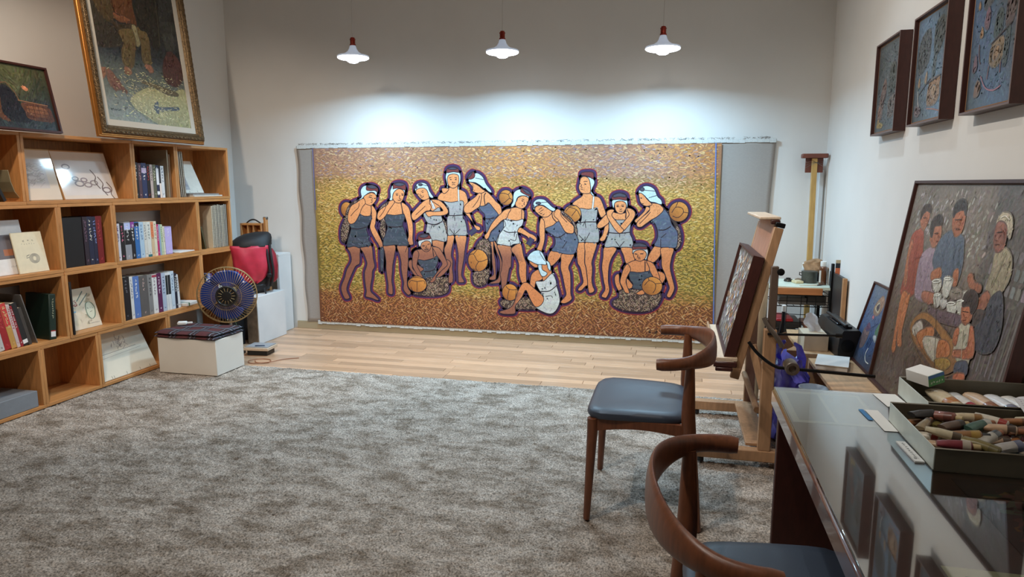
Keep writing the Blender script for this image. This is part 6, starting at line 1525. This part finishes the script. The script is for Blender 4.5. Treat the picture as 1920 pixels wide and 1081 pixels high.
# cardboard piece, plastic bag, bowl, paper roll
t = thing('plastic_bag', 'crumpled purple blue plastic bag standing under the easel', 'bag', (.65, 4.05, .0145))
b = soft([(0, .8, 0, 0), (.02, 1.05, 0, 0), (.06, 1.12, .01, 0), (.11, 1.1, -.01, .01), (.16, 1.13, .0, .01), (.21, 1.06, -.01, .0), (.26, 1.08, .01, 0), (.31, 1.0, .0, .01), (.36, .96, .01, 0), (.40, .86, -.01, .01), (.43, .80, .0, .0)], .105, .16, n=72, pw=2.3, wob=.05, seed=11)
rb = random.Random(4); b.v = [(x + rb.gauss(0, .004), y + rb.gauss(0, .004), z + (.05 * max(0, math.sin(9 * math.atan2(y, x))) if z > .42 else 0) + rb.gauss(0, .003) * (z > .03)) for x, y, z in b.v]
b.build('bag', mat('purple_plastic', rgb(84, 80, 190), .22, var=.25, scale=16, bump=1.0, bscale=26, spec=.8), t)
for q in (-1, 1): MB().tube([(.05 * q, -.06 * q, .41), (.06 * q, -.05 * q, .47), (.045 * q, -.03 * q, .53), (.02 * q, -.02 * q, .55)], [(.035, .006), (.03, .006), (.02, .005), (.008, .004)], 8).build('handle', mat('purple_plastic', (0, 0, 0)), t)
tag(MB().lathe([(.03, 0), (.045, .003), (.07, .05), (.074, .07), (.070, .07), (.045, .012), (.001, .010)], 24).build('bowl', cmat((190, 206, 222)), loc=(.735, 3.76, .319)), 'small pale blue bowl between bag and cabinet', 'bowl')
tag(MB().box(-.09, .09, -.10, .10, 0, .304, .004).build('storage_box', cmat((150, 110, 74)), loc=(.69, 3.72, .0145)), 'brown carton under the pale blue bowl', 'box')
t = thing('paper_roll', 'tall roll of brown stained paper standing behind the easel', 'roll', (.545, 4.75, 0.001), (R(-3), R(2), 0))
MB().tube([(0, 0, 0), (0, 0, .3), (.005, 0, .6), (.02, 0, .86)], [.036, .038, .036, .026], 14).build('roll', mat('stained_paper', rgb(196, 172, 140), .7, var=.25, scale=14, stretch=(1, 1, .3)), t); MB().tube([(.018, 0, .8), (.035, 0, .92)], [.03, .012], 10).build('wrapper_end', PAPER, t)
t = thing('storage_box', 'open brown carton flap beside the tissue box', 'box', (.715, 4.42, .0145)); MB().box(-.05, .05, -.06, .06, 0, .43, .003).build('body', CARD, t); MB().bar((-.04, -.06, .43), (-.085, -.05, .52), .1, .004, up=(0, 1, 0)).build('flap', CARD, t)
def rack():
    t = thing('wire_rack', 'black wire shelving rack in the far right corner', 'rack', (0, 0, 0))
    for x in (.735, 1.135):
        for y in (5.42, 5.84): MB().box(x - .011, x + .011, y - .011, y + .011, 0.001, .87 if y < 5.5 and x > 1 else .83, .003).build('post', BLACKM, t)
    for z in (.17, .36, .54, .625):
        b = MB()
        for i in range(9): b.tube([(.74 + i * .049, 5.42, z), (.74 + i * .049, 5.84, z)], .0025, 5)
        for y in (5.42, 5.63, 5.84): b.tube([(.735, y, z), (1.135, y, z)], .004, 5)
        b.build('wire_shelf', BLACKM, t)
    b = MB()
    for z in (.42, .48, .58, .25, .1): b.tube([(.735, 5.41, z), (1.135, 5.41, z)], .0028, 5)
    for x in (.83, .93, 1.03): b.tube([(x, 5.41, .1), (x, 5.41, .62)], .0025, 5)
    b.build('side_grid', BLACKM, t)
rack()
tag(MB().box(-.24, .20, -.21, .24, 0, .022, .002).build('palette_board', mat('pale_green_palette', rgb(206, 216, 200), .35, var=.08, scale=18), loc=(.945, 5.62, .668)), 'pale green paint spattered palette board on the rack', 'palette')
tag(MB().box(-.17, .17, -.012, .012, 0, .05, .002).build('wooden_plank', mat('orange_plank', rgb(172, 112, 66), .5, var=.15, scale=8, stretch=(1, 6, 6)), loc=(.90, 5.39, .634)), 'orange brown plank along the front of the rack top', 'plank')
RZ = .6905
t = thing('metal_pot', 'dark lidded metal pot on the rack top', 'pot', (1.02, 5.66, RZ))
MB().lathe([(.05, 0), (.056, .005), (.058, .085), (.06, .09), (.054, .092), (.001, .095)], 24).build('body', mat('tarnished_tin', rgb(84, 84, 78), .45, metal=.5, var=.2, scale=30), t)
for sx in (-1, 1): MB().tube([(sx * .057, 0, .075), (sx * .072, 0, .08), (sx * .072, 0, .06), (sx * .058, 0, .055)], .004, 6).build('handle', BLACKM, t)
t = thing('bottle', 'brown liquid bottle with a white cap and label on the rack', 'bottle', (1.098, 5.56, RZ))
MB().lathe([(.027, 0), (.028, .004), (.028, .125), (.024, .14), (.014, .148)], 20).build('body', mat('brown_oil', rgb(96, 58, 36), .12, coat=.5), t); MB().lathe([(.021, .142), (.022, .144), (.022, .178), (.019, .18)], 18).build('cap', PAPER, t); MB().box(-.0285, -.018, -.024, -.014, .02, .11).build('label', PAPER, t)
t = thing('bottle', 'small white capped bottle left of the metal pot', 'bottle', (1.0, 5.77, RZ)); MB().lathe([(.02, 0), (.021, .1), (.012, .11)], 16).build('body', cmat((190, 190, 190)), t); MB().lathe([(.016, .108), (.016, .14), (.013, .142)], 14).build('cap', PAPER, t)
tag(soft([(0, .8, 0, 0), (.015, 1.1, 0, 0), (.04, 1.15, .01, 0), (.07, 1.0, -.01, .01), (.09, .8, -.01, 0), (.105, .6, .02, 0), (.115, .25, .02, 0)], .075, .07, n=36, pw=2, wob=.13, seed=21).build('cloth_rag', mat('tan_rag', rgb(150, 116, 84), .9, var=.3, scale=25, bump=.8), loc=(1.07, 5.79, RZ + .06)), 'crumpled tan rag heaped behind the pot', 'rag')
tag(MB().box(-.06, .06, -.05, .05, 0, .06, .004).build('small_tin', BLACK, loc=(1.07, 5.80, RZ)), 'black tin under the tan rag', 'tin')
tag(MB().lathe([(.03, 0), (.034, .005), (.03, .018), (.016, .022), (.02, .028), (.001, .032)], 18).build('dipper_cup', mat('dark_tin', rgb(60, 56, 52), .35, metal=.6), loc=(.875, 5.70, RZ)), 'small dark dipper cup on the palette board', 'cup')
for i, (x, y, c, a) in enumerate([(.93, 5.62, (206, 190, 150), .3), (.965, 5.73, (120, 96, 70), -.4)]):
    tag(MB().box(-.03, .03, -.04, .04, 0, .02, .003).build('paint_block', cmat(c), loc=(x, y, RZ), rot=(0, 0, a)), ('cream', 'brown')[i] + ' flat paint box on the palette board', 'box')
t = thing('paint_brush', 'paint brush with a long pale handle lying at the front of the rack top', 'brush', (1.0, 5.47, RZ + .006), (0, 0, .35)); MB().tube([(-.09, 0, 0), (.05, 0, 0)], [.002, .004], 8).build('handle', PALEWOOD, t); MB().tube([(.05, 0, 0), (.075, 0, 0), (.1, 0, 0)], [.0045, .005, .002], 8).build('bristles', cmat((60, 50, 44)), t)
t = thing('paint_brush', 'flat brush with black and orange handle clipped on the rack post', 'brush', (1.165, 5.40, .79)); MB().box(-.016, .016, -.004, .004, 0, .05, .001).build('orange_end', cmat((190, 100, 60)), t); MB().box(-.016, .016, -.004, .004, .05, .085, .001).build('black_band', BLACK, t); MB().box(-.016, .016, -.004, .004, .085, .11, .001).build('bristles', cmat((176, 160, 130)), t)
for i, (x, y, z, w, d, h, c, lb, m) in enumerate([(.88, 5.62, .5435, .20, .3, .055, (110, 106, 102), 'wide grey folder stack on the rack shelf', 'box'), (1.05, 5.62, .5435, .13, .3, .07, (84, 82, 80), 'dark grey box right of the folder stack on the rack', 'box'), (.85, 5.60, .3635, .20, .3, .05, (40, 38, 38), 'black flat case on the lower rack shelf', 'case'), (.83, 5.58, .414, .12, .26, .022, (160, 34, 40), 'red case on the black flat case', 'case'), (1.05, 5.60, .3635, .15, .3, .03, (150, 96, 70), 'brown board on the lower rack shelf', 'board'), (.86, 5.60, .1735, .17, .3, .15, (22, 22, 24), 'black bin on the bottom rack shelf', 'bin'), (1.05, 5.6, .1735, .13, .28, .1, (150, 150, 152), 'pale grey box on the bottom rack shelf', 'box')]):
    tag(MB().box(-w / 2, w / 2, -d / 2, d / 2, 0, h, .004).build('storage_box' if m == 'box' else m, cmat(c), loc=(x, y, z)), lb, m)
t = thing('leaning_panel', 'dark panel with a pale edge leaning on the right wall beside the rack', 'panel', (1.153, 5.12, 0.001)); MB().box(-.012, .012, 0, .42, 0, .80, .002).build('panel', mat('dark_panel', rgb(52, 46, 44), .5), t); MB().box(-.014, .014, -.03, 0, 0, .80, .002).build('edge_strip', CARD, t)
t = thing('mast_stand', 'tall thin wooden mast with a dark T top in the right corner', 'stand', (1.075, 6.02, 0.001))
MB().bar((.012, 0, 0), (-.008, 0, 1.655), .042, .03, up=(0, 1, 0)).build('pole', mat('yellowed_pine', rgb(190, 150, 86), .5, var=.12, scale=9, stretch=(6, 6, 1)), t); MB().box(-.105, .09, -.035, .05, 1.655, 1.69, .005).build('top_bar', mat('reddish_wood', rgb(116, 62, 46), .45, var=.15, scale=12), t); MB().box(-.072, .062, .016, .03, 1.54, 1.655, .002).build('plate', mat('reddish_wood', (0, 0, 0)), t); MB().box(-.1, .08, -.05, .06, 0, .05, .004).build('base', DARKWOOD, t)
b = MB()
for q in range(3): b.tube([(-.07, .012, 1.58 + q * .02), (-.02, -.02, 1.61 + q * .012), (.0, -.02, 1.62), (.06, .012, 1.59 + q * .018)], .0015, 4)
b.build('wire_tie', STEEL, t)
for i, (x, y, z, r, h) in enumerate([(.63, 4.62, .001, .035, .62), (.70, 4.66, .001, .03, .66)]):
    t = thing('bottle', ('left', 'right')[i] + ' tall dark bottle standing behind the easel uprights', 'bottle', (x, y, z)); MB().lathe([(r, 0), (r, h * .72), (r * .4, h * .85), (r * .38, h)], 18).build('body', mat('dark_bottle', rgb(30, 30, 34), .15), t); MB().lathe([(r * .45, h - .03), (r * .45, h + .01), (r * .3, h + .012)], 14).build('cap', PAPER, t)
